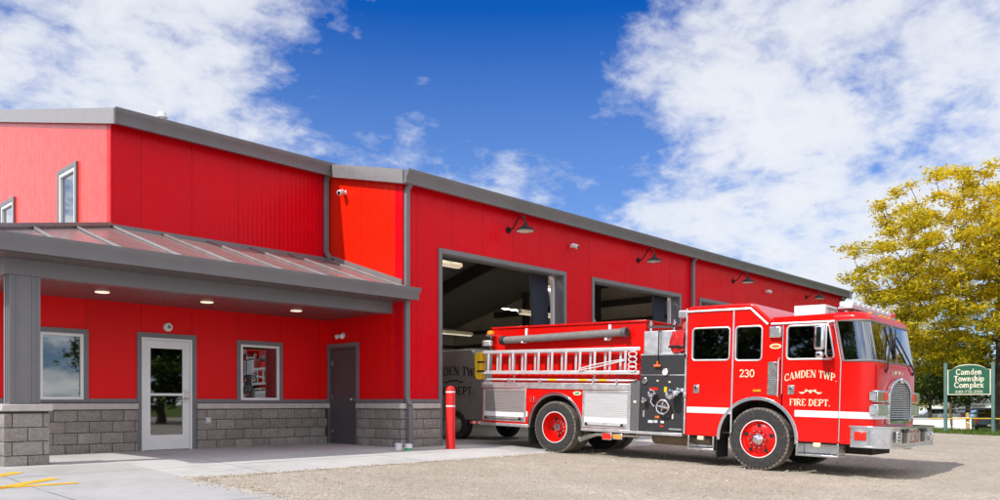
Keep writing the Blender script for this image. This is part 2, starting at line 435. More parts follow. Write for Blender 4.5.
# ------------------------------------------------------------------ stroke lettering (serif)
TH, TN, SV = .17, .075, .06
def ser(x, y, w=.24): return ([(x - w / 2, y), (x + w / 2, y)], SV)
def stem(x, y0=0, y1=1, w=TH): return [([(x, y0), (x, y1)], w), ser(x, y0 + SV / 2, .30), ser(x, y1 - SV / 2, .30)]
def sst(x, y0, y1, w=TH): return [([(x, y0), (x, y1)], w), ser(x, y0 + SV / 2, .28)]
G = {
 'C': (.86, [(arc(.46, .5, .36, .46, 42, 318, 14), .13), ([(.74, .66), (.74, .96)], SV), ([(.74, .05), (.74, .28)], SV)]),
 'A': (.92, [([(.14, 0), (.44, 1)], TN), ([(.44, 1), (.78, 0)], TH), ([(.24, .34), (.66, .34)], TN), ser(.14, .03), ser(.78, .03, .28)]),
 'M': (1.12, [([(.16, 0), (.2, 1)], TN), ([(.2, 1), (.54, .08)], TH), ([(.54, .08), (.88, 1)], TN), ([(.88, 1), (.92, 0)], TH), ser(.16, .03), ser(.93, .03, .28), ser(.14, .97, .2), ser(.95, .97, .2)]),
 'D': (.92, stem(.18) + [([(.18, .96)] + arc(.36, .5, .42, .46, 90, -90, 12) + [(.18, .04)], .11), (arc(.40, .5, .38, .40, 55, -55, 8), .16)]),
 'E': (.80, stem(.18) + [([(.18, .96), (.68, .96)], TN), ([(.18, .52), (.54, .52)], TN), ([(.18, .04), (.70, .04)], TN), ([(.68, .76), (.68, .98)], SV), ([(.70, .02), (.70, .26)], SV)]),
 'F': (.76, stem(.18) + [([(.18, .96), (.68, .96)], TN), ([(.18, .52), (.54, .52)], TN), ([(.68, .74), (.68, .98)], SV)]),
 'N': (.96, [([(.16, 0), (.16, 1)], TN), ([(.16, 1), (.80, 0)], TH), ([(.80, 0), (.80, 1)], TN), ser(.16, .03), ser(.80, .97), ser(.10, .97, .2)]),
 'T': (.84, stem(.42) + [([(.08, .96), (.76, .96)], TN), ([(.08, .74), (.08, .98)], SV), ([(.76, .74), (.76, .98)], SV)]),
 'W': (1.22, [([(.12, 1), (.36, 0)], TH), ([(.36, 0), (.60, .92)], TN), ([(.60, .92), (.84, 0)], TH), ([(.84, 0), (1.08, 1)], TN), ser(.12, .97), ser(1.08, .97)]),
 'P': (.80, stem(.18) + [([(.18, .96)] + arc(.42, .72, .30, .24, 90, -90, 10) + [(.18, .48)], .12)]),
 'R': (.92, stem(.18) + [([(.18, .96)] + arc(.42, .72, .28, .24, 90, -90, 10) + [(.18, .48)], .12), ([(.42, .48), (.78, .02)], TH), ser(.80, .03, .2)]),
 'I': (.42, stem(.21)), '.': (.34, [([(.1, .07), (.24, .07)], .14)]), ' ': (.42, []), '-': (.5, [([(.08, .38), (.42, .38)], .10)]),
 '0': (.76, [(arc(.38, .5, .28, .46, 0, 360, 18), .13)]),
 '2': (.74, [(arc(.36, .72, .25, .24, 165, -30, 9) + [(.14, .06)], .12), ([(.10, .06), (.66, .06)], .12), ([(.66, .04), (.66, .22)], SV)]),
 '3': (.74, [(arc(.34, .74, .24, .22, 160, -90, 9), .12), (arc(.34, .28, .28, .25, 90, -160, 10), .13)]),
 '1': (.5, stem(.26) + [([(.08, .84), (.26, .96)], .08)]),
 '4': (.78, [([(.54, 0), (.54, 1)], .14), ([(.54, 1), (.08, .32)], .08), ([(.08, .32), (.72, .32)], .09), ser(.54, .03)]),
 '5': (.74, [([(.64, .94), (.18, .94), (.16, .56)], .1), (arc(.34, .32, .27, .28, 120, -160, 11), .13)]),
 '7': (.72, [([(.08, .94), (.66, .94), (.28, 0)], .12), ([(.08, .76), (.08, .96)], SV)]),
 'a': (.66, [(arc(.30, .47, .18, .18, 160, 0, 7) + [(.48, .0)], .13), (arc(.28, .19, .17, .17, 80, 330, 10), .11), ser(.54, .03, .16)]),
 'm': (1.10, sst(.16, 0, .66) + [(arc(.34, .42, .18, .20, 160, 0, 7) + [(.52, 0)], .13), (arc(.70, .42, .18, .20, 160, 0, 7) + [(.88, 0)], .13), ser(.52, .03), ser(.88, .03), ser(.1, .63, .14)]),
 'n': (.74, sst(.16, 0, .66) + [(arc(.34, .42, .18, .20, 160, 0, 7) + [(.52, 0)], .14), ser(.52, .03), ser(.1, .63, .14)]),
 'h': (.74, sst(.16, 0, 1) + [(arc(.34, .42, .18, .20, 160, 0, 7) + [(.52, 0)], .14), ser(.52, .03), ser(.1, .97, .14)]),
 'd': (.72, [(arc(.32, .32, .22, .29, 0, 360, 14), .12), ([(.52, 0), (.52, 1)], .14), ser(.46, .97, .14), ser(.58, .03, .14)]),
 'p': (.72, [(arc(.38, .32, .22, .29, 0, 360, 14), .12), ([(.16, -.32), (.16, .66)], .14), ser(.16, -.29, .28), ser(.1, .63, .14)]),
 'e': (.64, [(arc(.32, .32, .22, .29, 0, 320, 12), .12), ([(.12, .34), (.52, .34)], SV)]),
 'o': (.68, [(arc(.34, .32, .24, .29, 0, 360, 14), .13)]),
 's': (.56, [(arc(.28, .48, .16, .15, 20, 220, 7) + arc(.28, .17, .17, .15, 40, -160, 7), .11)]),
 'i': (.36, sst(.18, 0, .66) + [([(.11, .86), (.25, .86)], .14), ser(.12, .63, .14)]),
 'l': (.36, sst(.18, 0, 1) + [ser(.12, .97, .14)]),
 'w': (.98, [([(.10, .66), (.30, 0)], .14), ([(.30, 0), (.48, .62)], TN), ([(.48, .62), (.68, 0)], .14), ([(.68, 0), (.86, .66)], TN), ser(.10, .63), ser(.86, .63)]),
 'x': (.70, [([(.10, .64), (.56, .02)], .15), ([(.56, .64), (.10, .02)], TN), ser(.10, .63), ser(.56, .63), ser(.1, .03), ser(.56, .03)]),
}
def letters(mb, text, o, xd, yd, width, height, bend=0., wt=1., nrm=None):
    """flat lettering, centred on o (baseline), fitted to width"""
    o, xd, yd = Vector(o), Vector(xd).normalized(), Vector(yd).normalized()
    nn = Vector(nrm).normalized() if nrm is not None else xd.cross(yd)
    tot = sum(G[c][0] for c in text); sx = width / tot; x = -tot / 2; k = 0
    def P(px, py, e):
        X = px * sx; b = -bend * (X / (width / 2)) ** 2; ang = math.atan(-2 * bend * X / (width / 2) ** 2)
        return o + xd * X + yd * (py * height + b) + nn * e
    for ch in text:
        adv, st = G[ch]
        for pts, w in st:
            e = .0006 + .00025 * (k % 7); k += 1
            w = w * wt
            P2 = [Vector((p[0] * sx, p[1] * height)) for p in pts]
            n = len(P2); Lp = []; Rp = []
            ws = w * min(height, sx * 1.15)
            for i in range(n):
                t = (P2[min(i + 1, n - 1)] - P2[max(i - 1, 0)])
                t = t.normalized() if t.length else Vector((1, 0))
                d = Vector((-t.y, t.x)) * ws / 2
                a, c = P2[i] + d, P2[i] - d
                Lp.append(P(x + a.x / sx, a.y / height, e)); Rp.append(P(x + c.x / sx, c.y / height, e))
            mb.add(Lp + Rp, [(i, i + 1, n + i + 1, n + i) for i in range(n - 1)])
        x += adv
    return mb

# ------------------------------------------------------------------ camera frame of the surveyed place
CAMH = .92; FP = 800.
AX = math.atan(753 / FP)
FW = Vector((math.cos(AX), math.sin(AX), 0)); RT = Vector((math.sin(AX), -math.cos(AX), 0))
def ray(px): return FW + RT * ((px - 500) / FP)
def at(px, depth, z=0.):
    r = ray(px) * depth; return Vector((r.x, r.y, z))
def zat(py, depth): return CAMH + (403 - py) * depth / FP

cam = bpy.data.cameras.new('camera'); co = bpy.data.objects.new('camera', cam); C.objects.link(co)
co.location = (0, 0, CAMH); co.rotation_euler = (PI / 2, 0, math.atan2(FW.y, FW.x) - PI / 2)
cam.sensor_width = 36; cam.lens = 36 * FP / 1000; cam.shift_y = .153; cam.clip_end = 5000; cam.clip_start = .05
SC.camera = co

# ------------------------------------------------------------------ ground
def smooth(a, b, x):
    t = max(0, min(1, (x - a) / (b - a))); return t * t * (3 - 2 * t)
def gz(x, y):
    if y >= 12.6: z = 0
    elif y >= 10.385: z = -.107 * (12.6 - y) / 2.215
    elif y >= 4: z = -.107 - .0259 * (10.385 - y)
    else: z = -.2724 - .08 * smooth(4, -4, y)
    if x > 33: z -= 1.15 * smooth(33.5, 60, x)
    return z
def sheet(name, xs, ys, m, dz=0., parent=None):
    mb = MB(); nx = len(xs)
    vs = [(x, y, gz(x, y) + dz) for y in ys for x in xs]
    fs = [(j * nx + i, j * nx + i + 1, (j + 1) * nx + i + 1, (j + 1) * nx + i) for j in range(len(ys) - 1) for i in range(nx - 1)]
    mb.add(vs, fs); o = mb.build(name, m, parent, sharp=0, recalc=False)
    return o
def rng(a, b, n): return [a + (b - a) * i / n for i in range(n + 1)]
YS = [-900, -300, -60, -20, -4, -3, -2, -1, 0, 1, 2, 3, 4, 6, 8, 10.385, 12.6, 20, 60, 300, 1500]
XS = [-900, -300, -60, -10, 5, 20, 31, 33] + rng(35, 61, 13) + [80, 150, 400, 2500]
tag(sheet('ground', XS, YS, M['gravel']), kind='structure')
YA = [-60, -20, -4, -3, -2, -1, 0, 1, 2, 3, 4, 7, 10.385, 12.6]
tag(sheet('concrete_lot', [-60, -20, 0, 5.0], YA, M['concrete'], .006), kind='structure')
tag(sheet('concrete_apron', [5.0, 12, 22, 36.5], [10.42, 11.5, 12.6], M['porch'], .006), kind='structure')
tag(sheet('porch_floor', [-10, 3.5, 10.66], [12.6, 14, 15.5], M['porch'], .006), kind='structure')
tag(sheet('bay_floor', [10.66, 20, 35.2], [12.6, 20, 36.9], M['floor'], .008), kind='structure')
XG = [31.9, 33] + rng(35, 61, 13) + [80, 150, 400, 2500]
YG = [-900, -200, -40, -10, -3, -2, -1, 0, 1, 2, 3, 4, 6, 8, 10.385, 12.6, 20, 40, 100, 300, 1500]
tag(sheet('lawn', XG, YG, M['grass'], .006), kind='structure')
# slightly ragged grass: blades near the sign
mb = MB()
for i in range(9000):
    x = 31.6 + random.random() ** 1.6 * 8; y = random.uniform(-2, 14)
    if x < 31.9 and random.random() < .6: continue
    z = gz(x, y); h = random.uniform(.05, .14); a = random.uniform(0, PI); w = .012
    dx, dy = math.cos(a) * w, math.sin(a) * w; lx, ly = random.uniform(-.05, .05), random.uniform(-.05, .05)
    mb.add([(x - dx, y - dy, z), (x + dx, y + dy, z), (x + lx, y + ly, z + h)], [(0, 1, 2)])
tag(mb.build('grass', M['blade'], sharp=0, recalc=False, weld=False), 'short green grass along the far edge of the gravel lot', kind='stuff')
# loose stones along the concrete edge
mb = MB()
def stone(x, y, s):
    z = gz(x, y) + .006; n = 5; a0 = random.random() * 6
    vs = [(x + s * random.uniform(.7, 1.2) * math.cos(a0 + 2 * PI * k / n), y + s * random.uniform(.7, 1.2) * math.sin(a0 + 2 * PI * k / n), z) for k in range(n)]
    vs += [(x + s * .6 * random.uniform(.6, 1.2) * math.cos(a0 + .4 + 2 * PI * k / n), y + s * .6 * random.uniform(.6, 1.2) * math.sin(a0 + .4 + 2 * PI * k / n), z + s * random.uniform(.5, 1.)) for k in range(n)]
    fs = [(k, (k + 1) % n, n + (k + 1) % n, n + k) for k in range(n)] + [tuple(n + k for k in range(n))]
    mb.add(vs, fs)
for i in range(2600):
    t = random.random()
    if random.random() < .5: x, y = 5.0 + random.gauss(0, .11), random.uniform(3.0, 10.7)
    else: x, y = 5.0 + random.random() ** 1.5 * 14, 10.42 + random.gauss(0, .06)
    stone(x, y, random.uniform(.006, .018))
for i in range(5200):
    d = random.random()
    x = random.uniform(5, 16); y = random.uniform(3.5, 10.4)
    stone(x, y, random.uniform(.005, .013) * (1 if random.random() < .94 else random.uniform(1.6, 2.6)))
tag(mb.build('loose_gravel', mat('pale_stone', (.46, .39, .30), .9, var=.4, vs=6), sharp=0, weld=False), 'loose tan gravel stones spilling over the concrete edge', kind='stuff')
# yellow parking lines
def stripe(a, b, w):
    a, b = Vector(a), Vector(b); d = (b - a).normalized(); nrm = Vector((-d.y, d.x)) * w / 2
    m2 = MB(); k = 8; vs = []
    for i in range(k + 1):
        p = a + (b - a) * i / k
        for q in (p + nrm, p - nrm): vs.append((q.x, q.y, gz(q.x, q.y) + .0105))
    m2.add(vs, [(2 * i, 2 * i + 1, 2 * i + 3, 2 * i + 2) for i in range(k)])
    return m2
lines = thing('parking_lines', 'yellow painted parking lines on the pale concrete at lower left', 'road marking', (0, 0, 0))
lines['kind'] = 'structure'
def gpt(px, py):
    r = ray(px); z = 0
    for _ in range(12):
        d = (CAMH - z) * FP / (py - 403); z = gz(r.x * d, r.y * d)
    return (r.x * d, r.y * d)
l1a, l1b = Vector(gpt(0, 476.3)), Vector(gpt(19, 472.8))
for (a, b) in ((l1a + (l1a - l1b) * 2.5, l1b), (Vector(gpt(0, 488.6)) * 1.0 + (Vector(gpt(0, 488.6)) - Vector(gpt(55, 479))) * .8, Vector(gpt(55, 479)))):
    stripe(a, b, .15).build('painted_line', M['yellow_paint'], lines, sharp=0, recalc=False)
a, b = Vector(gpt(8, 488)), Vector(gpt(78, 483.5))
stripe(a + (a - b) * 3, b, .12).build('painted_line', M['yellow_paint'], lines, sharp=0, recalc=False)

# ------------------------------------------------------------------ fire station
XC, YF, YL, XU = 10.65, 12.81, 15.445, 5.87
SL = .245
def zr(y): return 6.22 + SL * (y - YL)          # underside of the main roof
B0 = (XC, YF, 0)
def B(): return MB(B0)
st = thing('fire_station', 'long red metal fire station with grey stone base, gabled roof and covered porch', 'building', B0)
RIDGE = 24.8; XE = 35.0; YB = 2 * RIDGE - YF

# openings in the long front: outer trim edges
BAYS = [(11.66, 16.06), (17.16, 21.70), (22.83, 27.3), (28.4, 32.85)]
BT = 4.17                                              # clear height
def bay_clear(i): return BAYS[i][0] + .10, BAYS[i][1] - .10
outer = [(XC, .93)]
for i in range(4):
    a, b = bay_clear(i); outer += [(a, .93), (a, BT), (b, BT), (b, .93)]
outer += [(XE, .93), (XE, zr(YF) - .01), (XC, zr(YF) - .01)]
B().prism('y', YF, YF + .22, outer).build('wall', M['red_wall'], st)
# end wall by the porch (steel door in it): one red panel, sunlit upper part coloured oranger
dr0, dr1 = YF + 1.53, YF + 2.53
o2 = [(YF + .22, .93), (dr0, .93), (dr0, 2.17), (dr1, 2.17), (dr1, .93), (YL, .93), (YL, zr(YL) - .01), (YF + .22, zr(YF + .22) - .01)]
lo2 = [p if p[1] < 3 else (p[0], 3.299) for p in o2]
B().prism('x', XC, XC + .2, lo2).build('wall', M['red_lower'], st)  # part under the porch roof, coloured like the shaded porch wall
B().prism('x', XC, XC + .2, [(YF + .22, 3.3), (YL, 3.3), (YL, zr(YL) - .01), (YF + .22, zr(YF + .22) - .01)]).build('wall', M['red_sunlit'], st)
B().box(XC, XC + .2, YL + .2, YB, 0, 5.5).build('wall', M['hall_wall'], st)
# upper wall of the left part, and its gable end
B().box(XU, XC - .001, YL, YL + .2, 3.9, zr(YL) - .01).build('wall', M['red_wall'], st)
PW = [(YL + 1.77, YL + 2.68), (YL + 5.78, YL + 6.69)]
gab = [(YL + .2, 3.0), (YL + .2, zr(YL + .2) - .01), (RIDGE, zr(RIDGE) - .01), (YB - 2.63, zr(YL) - .01), (YB - 2.63, 3.0)]
B().prism('x', XU, XU + .2, gab, [[(a, 4.2), (b, 4.2), (b, 5.67), (a, 5.67)] for a, b in PW]).build('wall', M['red_end'], st)
# lower porch wall
GD = (6.42, 7.42); W2 = (8.47, 9.38); W1 = (4.66, 5.38)
lo = [(3.9, .93), (W1[0], .93), (GD[0], .93), (GD[0], 2.18), (GD[1], 2.18), (GD[1], .93), (XC - .001, .93), (XC - .001, 2.9), (3.9, 2.9)]
B().prism('y', YL - .002, YL + .198, lo, [rr for rr in ([(W1[0], .98), (W1[1], .98), (W1[1], 2.17), (W1[0], 2.17)], [(W2[0], .98), (W2[1], .98), (W2[1], 2.15), (W2[0], 2.15)])]).build('wall', M['red_lower'], st)
B().box(3.9, 4.1, YL + .2, YB - 3, 0, 3.2).build('wall', M['red_wall'], st)
# right end wall and back wall
B().prism('x', XE - .2, XE, [(YF + .22, 0), (YF + .22, zr(YF + .22) - .01), (RIDGE, zr(RIDGE) - .01), (YB, zr(YF) - .01), (YB, 0)]).build('wall', M['red_wall'], st)
B().box(XC + .2, XE - .2, YB - .2, YB, 0, zr(YF)).build('wall', M['hall_wall'], st)
# inner lining so the hall reads pale inside
B().prism('x', XE - .26, XE - .21, [(YF + .3, .02), (YF + .3, zr(YF + .3) - .015), (RIDGE, zr(RIDGE) - .015), (YB - .3, zr(YF + .3) - .015), (YB - .3, .02)]).build('lining', M['hall_wall'], st)

for (y0, y1) in ((YF + .25, RIDGE - .003), (RIDGE + .003, YB - .25)):
    z0, z1 = zr(min(y0, 2 * RIDGE - y0)), zr(min(y1, 2 * RIDGE - y1))
    B().prism('x', XC + .21, XE - .27, [(y0, z0 - .028), (y1, z1 - .028), (y1, z1 - .012), (y0, z0 - .012)]).build('lining', M['hall_roof'], st)
# main roof: two planes
def roofplane(x0, x1, y0, y1, z0, z1, th=.14):
    return B().prism('x', x0, x1, [(y0, z0), (y1, z1), (y1, z1 + th), (y0, z0 + th)])
rf = roofplane(XC - .001, XE + .25, YF - .28, RIDGE, zr(YF - .28), zr(RIDGE)).build('roof', M['roof'], st)
roofplane(XU - .06, XC - .002, YL - .28, RIDGE, zr(YL - .28), zr(RIDGE)).build('roof', M['roof'], st)
roofplane(XU - .06, XE + .25, RIDGE + .002, YB + .3, zr(RIDGE), zr(YF - .3)).build('roof', M['roof'], st)
# roof vent seen over the eave
v = B(); q = (XU + 1.35, YL + .9); zq = zr(q[1]) + .12
v.lathe([(.05, 0), (.05, .22), (.11, .23), (.08, .33), (.01, .36)], (q[0], q[1], zq), n=14); v.build('roof_vent', M['white'], st)
# gutters (K profile) with a dark shadow gap behind
def gutter(x0, x1, y, zt, h=.23, d=.14, name='gutter', m='trim'):
    p = [(y, zt - h), (y - d * .45, zt - h), (y - d * .55, zt - h * .55), (y - d * .8, zt - h * .35), (y - d, zt - .03), (y - d, zt), (y - d + .02, zt), (y - d + .03, zt - .03), (y, zt - .02)]
    g = B().prism('x', x0, x1, p)
    return g.build(name, M[m], st)
gutter(XC - .12, XE + .25, YF - .20, zr(YF - .28) + .17, .27, .17)
gutter(XU - .064, XC - .003, YL - .20, zr(YL - .28) + .17, .27, .17)
# rake trims
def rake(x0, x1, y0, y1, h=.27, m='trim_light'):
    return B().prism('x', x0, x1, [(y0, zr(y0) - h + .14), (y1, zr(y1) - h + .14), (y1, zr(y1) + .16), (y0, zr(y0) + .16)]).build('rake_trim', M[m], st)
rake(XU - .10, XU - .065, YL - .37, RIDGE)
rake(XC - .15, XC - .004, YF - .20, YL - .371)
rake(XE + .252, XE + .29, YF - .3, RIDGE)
B().prism('x', XU - .062, XU - .002, [(YL, zr(YL) - .055), (RIDGE, zr(RIDGE) - .055), (RIDGE, zr(RIDGE) - .012), (YL, zr(YL) - .012)]).build('soffit', M['trim'], st)
# corner and base trims
B().box(XC - .004, XC + .05, YF - .02, YF - .001, .97, zr(YF) - .1).build('corner_trim', M['red_lower'], st)
B().box(XU - .02, XU - .001, YL - .02, YL + .03, 4.2, zr(YL) - .1).build('corner_trim', M['red_lower'], st)
B().box(XE - .12, XE + .01, YF - .022, YF - .001, .97, zr(YF) - .1).build('corner_trim', M['trim'], st)
tr = B()
tr.box(XC - .025, BAYS[0][0] - .001, YF - .026, YF - .002, .925, 1.0)
for i in range(3): tr.box(BAYS[i][1] + .001, BAYS[i + 1][0] - .001, YF - .026, YF - .002, .925, 1.0)
tr.box(BAYS[3][1] + .001, XE, YF - .026, YF - .002, .925, 1.0)
tr.box(XC - .026, XC - .002, YF, dr0 - .09, .925, 1.0); tr.box(XC - .026, XC - .002, dr1 + .09, YL, .925, 1.0)
tr.box(3.9, W1[0] - .1, YL - .028, YL - .004, .925, 1.0); tr.box(W1[1] + .09, GD[0] - .09, YL - .028, YL - .004, .925, 1.0)
tr.box(GD[1] + .09, W2[0] - .09, YL - .028, YL - .004, .925, 1.0); tr.box(W2[1] + .09, XC - .03, YL - .028, YL - .004, .925, 1.0)
tr.box(XU - .02, XC - .03, YL - .05, YL - .001, 4.13, 4.24)
each(tr, 'base_trim', M['trim'], st)

# split-face block wainscot: every block is raised with a rough face
def blocks(mb, p0, p1, out, z0=-.03, courses=4, ch=.205, bw=.405, d=.09, start=0., g=.013):
    p0, p1, out = Vector((p0[0], p0[1], 0)), Vector((p1[0], p1[1], 0)), Vector((out[0], out[1], 0))
    ln = (p1 - p0).length; u = (p1 - p0) / ln
    for c in range(courses):
        x = -((c % 2) * bw / 2 + start)
        za = z0 + c * ch + g / 2; zb = z0 + (c + 1) * ch - g / 2
        while x < ln - .02:
            a, b = (0 if x + g / 2 <= 0 else x + g / 2), (ln if x + bw >= ln else x + bw - g / 2); x += bw
            if b - a < .03: continue
            nu = max(2, int((b - a) / .06)); nv = 4; vs = []; fs = []
            for j in range(nv + 1):
                for i in range(nu + 1):
                    edge = (i == 0 and a > 0) or (i == nu and b < ln) or (j in (0, nv))
                    flat = (i == 0 and a == 0) or (i == nu and b == ln)
                    pr = -.011 if edge else (0 if flat else random.uniform(-.004, .015))
                    p = p0 + u * (a + (b - a) * i / nu) + out * pr
                    vs.append((p.x, p.y, za + (zb - za) * j / nv))
            n0 = len(vs)
            for j in range(nv):
                for i in range(nu): fs.append((j * (nu + 1) + i, j * (nu + 1) + i + 1, (j + 1) * (nu + 1) + i + 1, (j + 1) * (nu + 1) + i))
            ring = [i for i in range(nu + 1)] + [j * (nu + 1) + nu for j in range(1, nv + 1)] + [nv * (nu + 1) + i for i in range(nu - 1, -1, -1)] + [j * (nu + 1) for j in range(nv - 1, 0, -1)]
            for k in ring:
                q = Vector(vs[k]) - out * d * .5; vs.append(tuple(q))
            m = len(ring)
            for k in range(m): fs.append((ring[k], n0 + k, n0 + (k + 1) % m, ring[(k + 1) % m]))
            mb.add(vs, fs)
def wains(segs, caps, backs):
    mb = B()
    for s in segs: blocks(mb, *s[:3], **(s[3] if len(s) > 3 else {}))
    w = mb.build('block_wainscot', M['block'], st, sharp=50, weld=False)
    bk = B()
    for b in backs: bk.box(*b)
    bk.build('mortar', M['mortar'], w)
    cp = B()
    for c in caps: cp.prism('z', .80, .915, c)
    cp.build('cap', M['cap'], w, bevel=.015)
E_ = .07
# porch wall: left of the glass door, right of it
wains([((3.85, YL - E_), (GD[0] - .09, YL - E_), (0, -1))], [[(3.8, YL - .11), (GD[0] - .085, YL - .11), (GD[0] - .085, YL - .004), (3.8, YL - .004)]], [(3.86, GD[0] - .10, YL - E_ + .02, YL + .15, -.05, .8)])
wains([((GD[1] + .09, YL - E_), (XC - E_, YL - E_), (0, -1))], [[(GD[1] + .085, YL - .11), (XC - E_ - .04, YL - .11), (XC - E_ - .04, YL - .004), (GD[1] + .085, YL - .004)]], [(GD[1] + .10, XC - .02, YL - E_ + .02, YL + .15, -.05, .8)])
wains([((XC - E_, YL - .02), (XC - E_, dr1 + .09), (-1, 0))], [[(XC - .11, dr1 + .085), (XC - .004, dr1 + .085), (XC - .004, YL - .112), (XC - .11, YL - .112)]], [(XC - E_ + .02, XC + .1, dr1 + .10, YL - .02, -.05, .8)])
# pier between steel door and first bay
wains([((XC - E_, dr0 - .09), (XC - E_, YF - E_), (-1, 0)), ((XC - E_, YF - E_), (BAYS[0][0], YF - E_), (0, -1), dict(start=.2))],
      [[(XC - .11, dr0 - .085), (XC - .11, YF - .05), (XC - .05, YF - .115), (BAYS[0][0] - .04, YF - .115), (BAYS[0][0] + .02, YF - .07), (BAYS[0][0] + .02, YF - .004), (XC - .004, YF - .004), (XC - .004, dr0 - .085)]],
      [(XC - E_ + .02, XC + .15, YF - E_ + .02, dr0 - .10, -.05, .8), (XC + .152, BAYS[0][0] - .01, YF - E_ + .021, YF + .2, -.05, .93)])
for i in range(4):
    x0 = BAYS[i][1]; x1 = BAYS[i + 1][0] if i < 3 else XE + .05
    wains([((x0, YF - E_), (x1, YF - E_), (0, -1))], [[(x0 - .02, YF - .115), (x1 + .02, YF - .115), (x1 + .02, YF - .004), (x0 - .02, YF - .004)]], [(x0 + .01, x1 - .01, YF - E_ + .02, YF + .2, -.05, .93)])
# bay door frames with jamb returns, tracks and the folded navy doors
for i in range(4):
    a, b = bay_clear(i); x0, x1 = BAYS[i]
    f = B()
    f.box(x0, a, YF - .03, YF - .001, 0, BT + .10); f.box(b, x1, YF - .03, YF - .001, 0, BT + .10); f.box(a + .001, b - .001, YF - .03, YF - .001, BT, BT + .10)
    f.box(a - .004, a + .02, YF, YF + .25, 0, BT - .001); f.box(b - .02, b + .004, YF, YF + .25, 0, BT - .001); f.box(a, b, YF, YF + .25, BT - .02, BT + .004)
    fr = f.build('bay_frame', M['trim'], st)
    t = B(); t.box(a + .01, a + .07, YF + .252, YF + .33, 0, BT); t.box(b - .10, b - .03, YF + .252, YF + .34, 0, BT)
    each(t, 'door_track', M['white'], fr)
    s = B()
    # leaf folded back beside the opening, edge slightly leaning
    s.prism('y', YF + .40, YF + .46, [(b - .45, .02), (b - .12, .02), (b - .12, BT - .02), (b - .80, BT - .02)])
    s.build('folded_door', M['navy'], fr)

# porch roof: hipped metal roof, gutter, beam, soffit, column
ZE, YEV, ZW = 3.25, 12.52, 4.19
k = (ZW - ZE) / (YL - YEV); XLV = XU - (YL - YEV)
pr = B(); th = .035
def top(x, y, z): return (x, y, z)
def rp(pts):
    n = len(pts); pr.add(pts + [(p[0], p[1], p[2] - th) for p in pts], [tuple(range(n)), tuple(reversed(range(n, 2 * n)))] + [(i, (i + 1) % n, n + (i + 1) % n, n + i) for i in range(n)])
rp([(XU, YL, ZW), (XLV, YEV, ZE), (XC + .14, YEV, ZE), (XC + .14, YF - .03, ZE + k * (YF - .03 - YEV)), (XC - .003, YF - .03, ZE + k * (YF - .03 - YEV)), (XC - .003, YL, ZW)])
rp([(XU - .003, YL + .002, ZW), (XU - .003, YB - 3, ZW), (XLV - .003, YB - 3, ZE), (XLV - .003, YEV + .002, ZE)])
proof = pr.build('porch_roof', M['roof'], st, recalc=True)
rb = B()
x = XU + .02
while x < XC - .1:
    rb.add([(x - .035, YL - .02, ZW + .004), (x + .035, YL - .02, ZW + .004), (x + .035, YEV, ZE + .004), (x - .035, YEV, ZE + .004),
            (x - .018, YL - .02, ZW + .04), (x + .018, YL - .02, ZW + .04), (x + .018, YEV, ZE + .04), (x - .018, YEV, ZE + .04)],
           [(0, 1, 5, 4), (1, 2, 6, 5), (2, 3, 7, 6), (3, 0, 4, 7), (4, 5, 6, 7)])
    x += .93
x = XU - .93
while x > XLV + .3:
    y1 = YL - (XU - x); z1 = ZE + k * (y1 - YEV)
    rb.add([(x - .035, y1 - .02, z1 + .004), (x + .035, y1 + .02, z1 + .004), (x + .035, YEV, ZE + .004), (x - .035, YEV, ZE + .004),
            (x - .018, y1 - .02, z1 + .04), (x + .018, y1, z1 + .04), (x + .018, YEV, ZE + .04), (x - .018, YEV, ZE + .04)],
           [(0, 1, 5, 4), (1, 2, 6, 5), (2, 3, 7, 6), (3, 0, 4, 7), (4, 5, 6, 7)])
    x -= .93
each(rb, 'standing_seam', M['roof_rib'], proof)
hp = B(); hp.tube([(XU - .02, YL - .02, ZW + .03), (XLV, YEV, ZE + .03)], .06, 6); hp.build('hip_cap', M['roof'], proof)
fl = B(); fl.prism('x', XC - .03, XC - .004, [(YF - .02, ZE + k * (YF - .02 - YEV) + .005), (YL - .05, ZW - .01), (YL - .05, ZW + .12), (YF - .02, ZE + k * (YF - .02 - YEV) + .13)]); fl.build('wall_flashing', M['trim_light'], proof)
gutter(XLV - .1, XC + .17, YEV + .02, ZE + .02, .24, .15, 'porch_gutter', 'trim')
g2 = B(); g2.prism('y', YEV + .021, YB - 3, [(XLV + .02, ZE - .22), (XLV - .05, ZE - .22), (XLV - .13, ZE), (XLV - .13, ZE + .02), (XLV + .02, ZE)]); g2.build('porch_gutter', M['trim'], st)
bm_ = B(); bm_.box(3.5, XC - .002, 13.1, 13.32, 2.79, 3.13); bm_.box(3.5, 3.72, 13.321, YB - 3, 2.79, 3.13); each(bm_, 'porch_beam', M['trim'], st, bevel=.006)
sf = B(); sf.box(3.721, XC - .003, 13.321, YL - .004, 2.81, 2.86); sf.box(XLV + .01, XC - .003, YEV + .03, 13.099, 3.02, 3.05); sf.box(XLV + .01, 3.499, 13.1, YB - 3, 3.02, 3.05); each(sf, 'soffit', M['soffit'], st)
fbx = B(); fbx.box(XC - .002, XC + .13, YEV + .03, YF - .03, ZE - .2, ZE - .02); fbx.build('fascia', M['trim'], st)
for x in (5.27, 7.14, 9.06):
    d = B(); d.lathe([(.115, 2.808), (.115, 2.796), (.085, 2.790), (.0, 2.789)], (x, 14.25, 0), n=24)
    tag(d.build('soffit_light', mat('soffit_light_lens', (.85, .80, .70), .5, emit=(1, .88, .68, .8)), st))
cl = B()
cl.box(3.57, 3.96, 13.11, 13.40, .9, 2.785)
for x in (3.66, 3.87): cl.box(x - .012, x + .012, 13.098, 13.11, .92, 2.785)
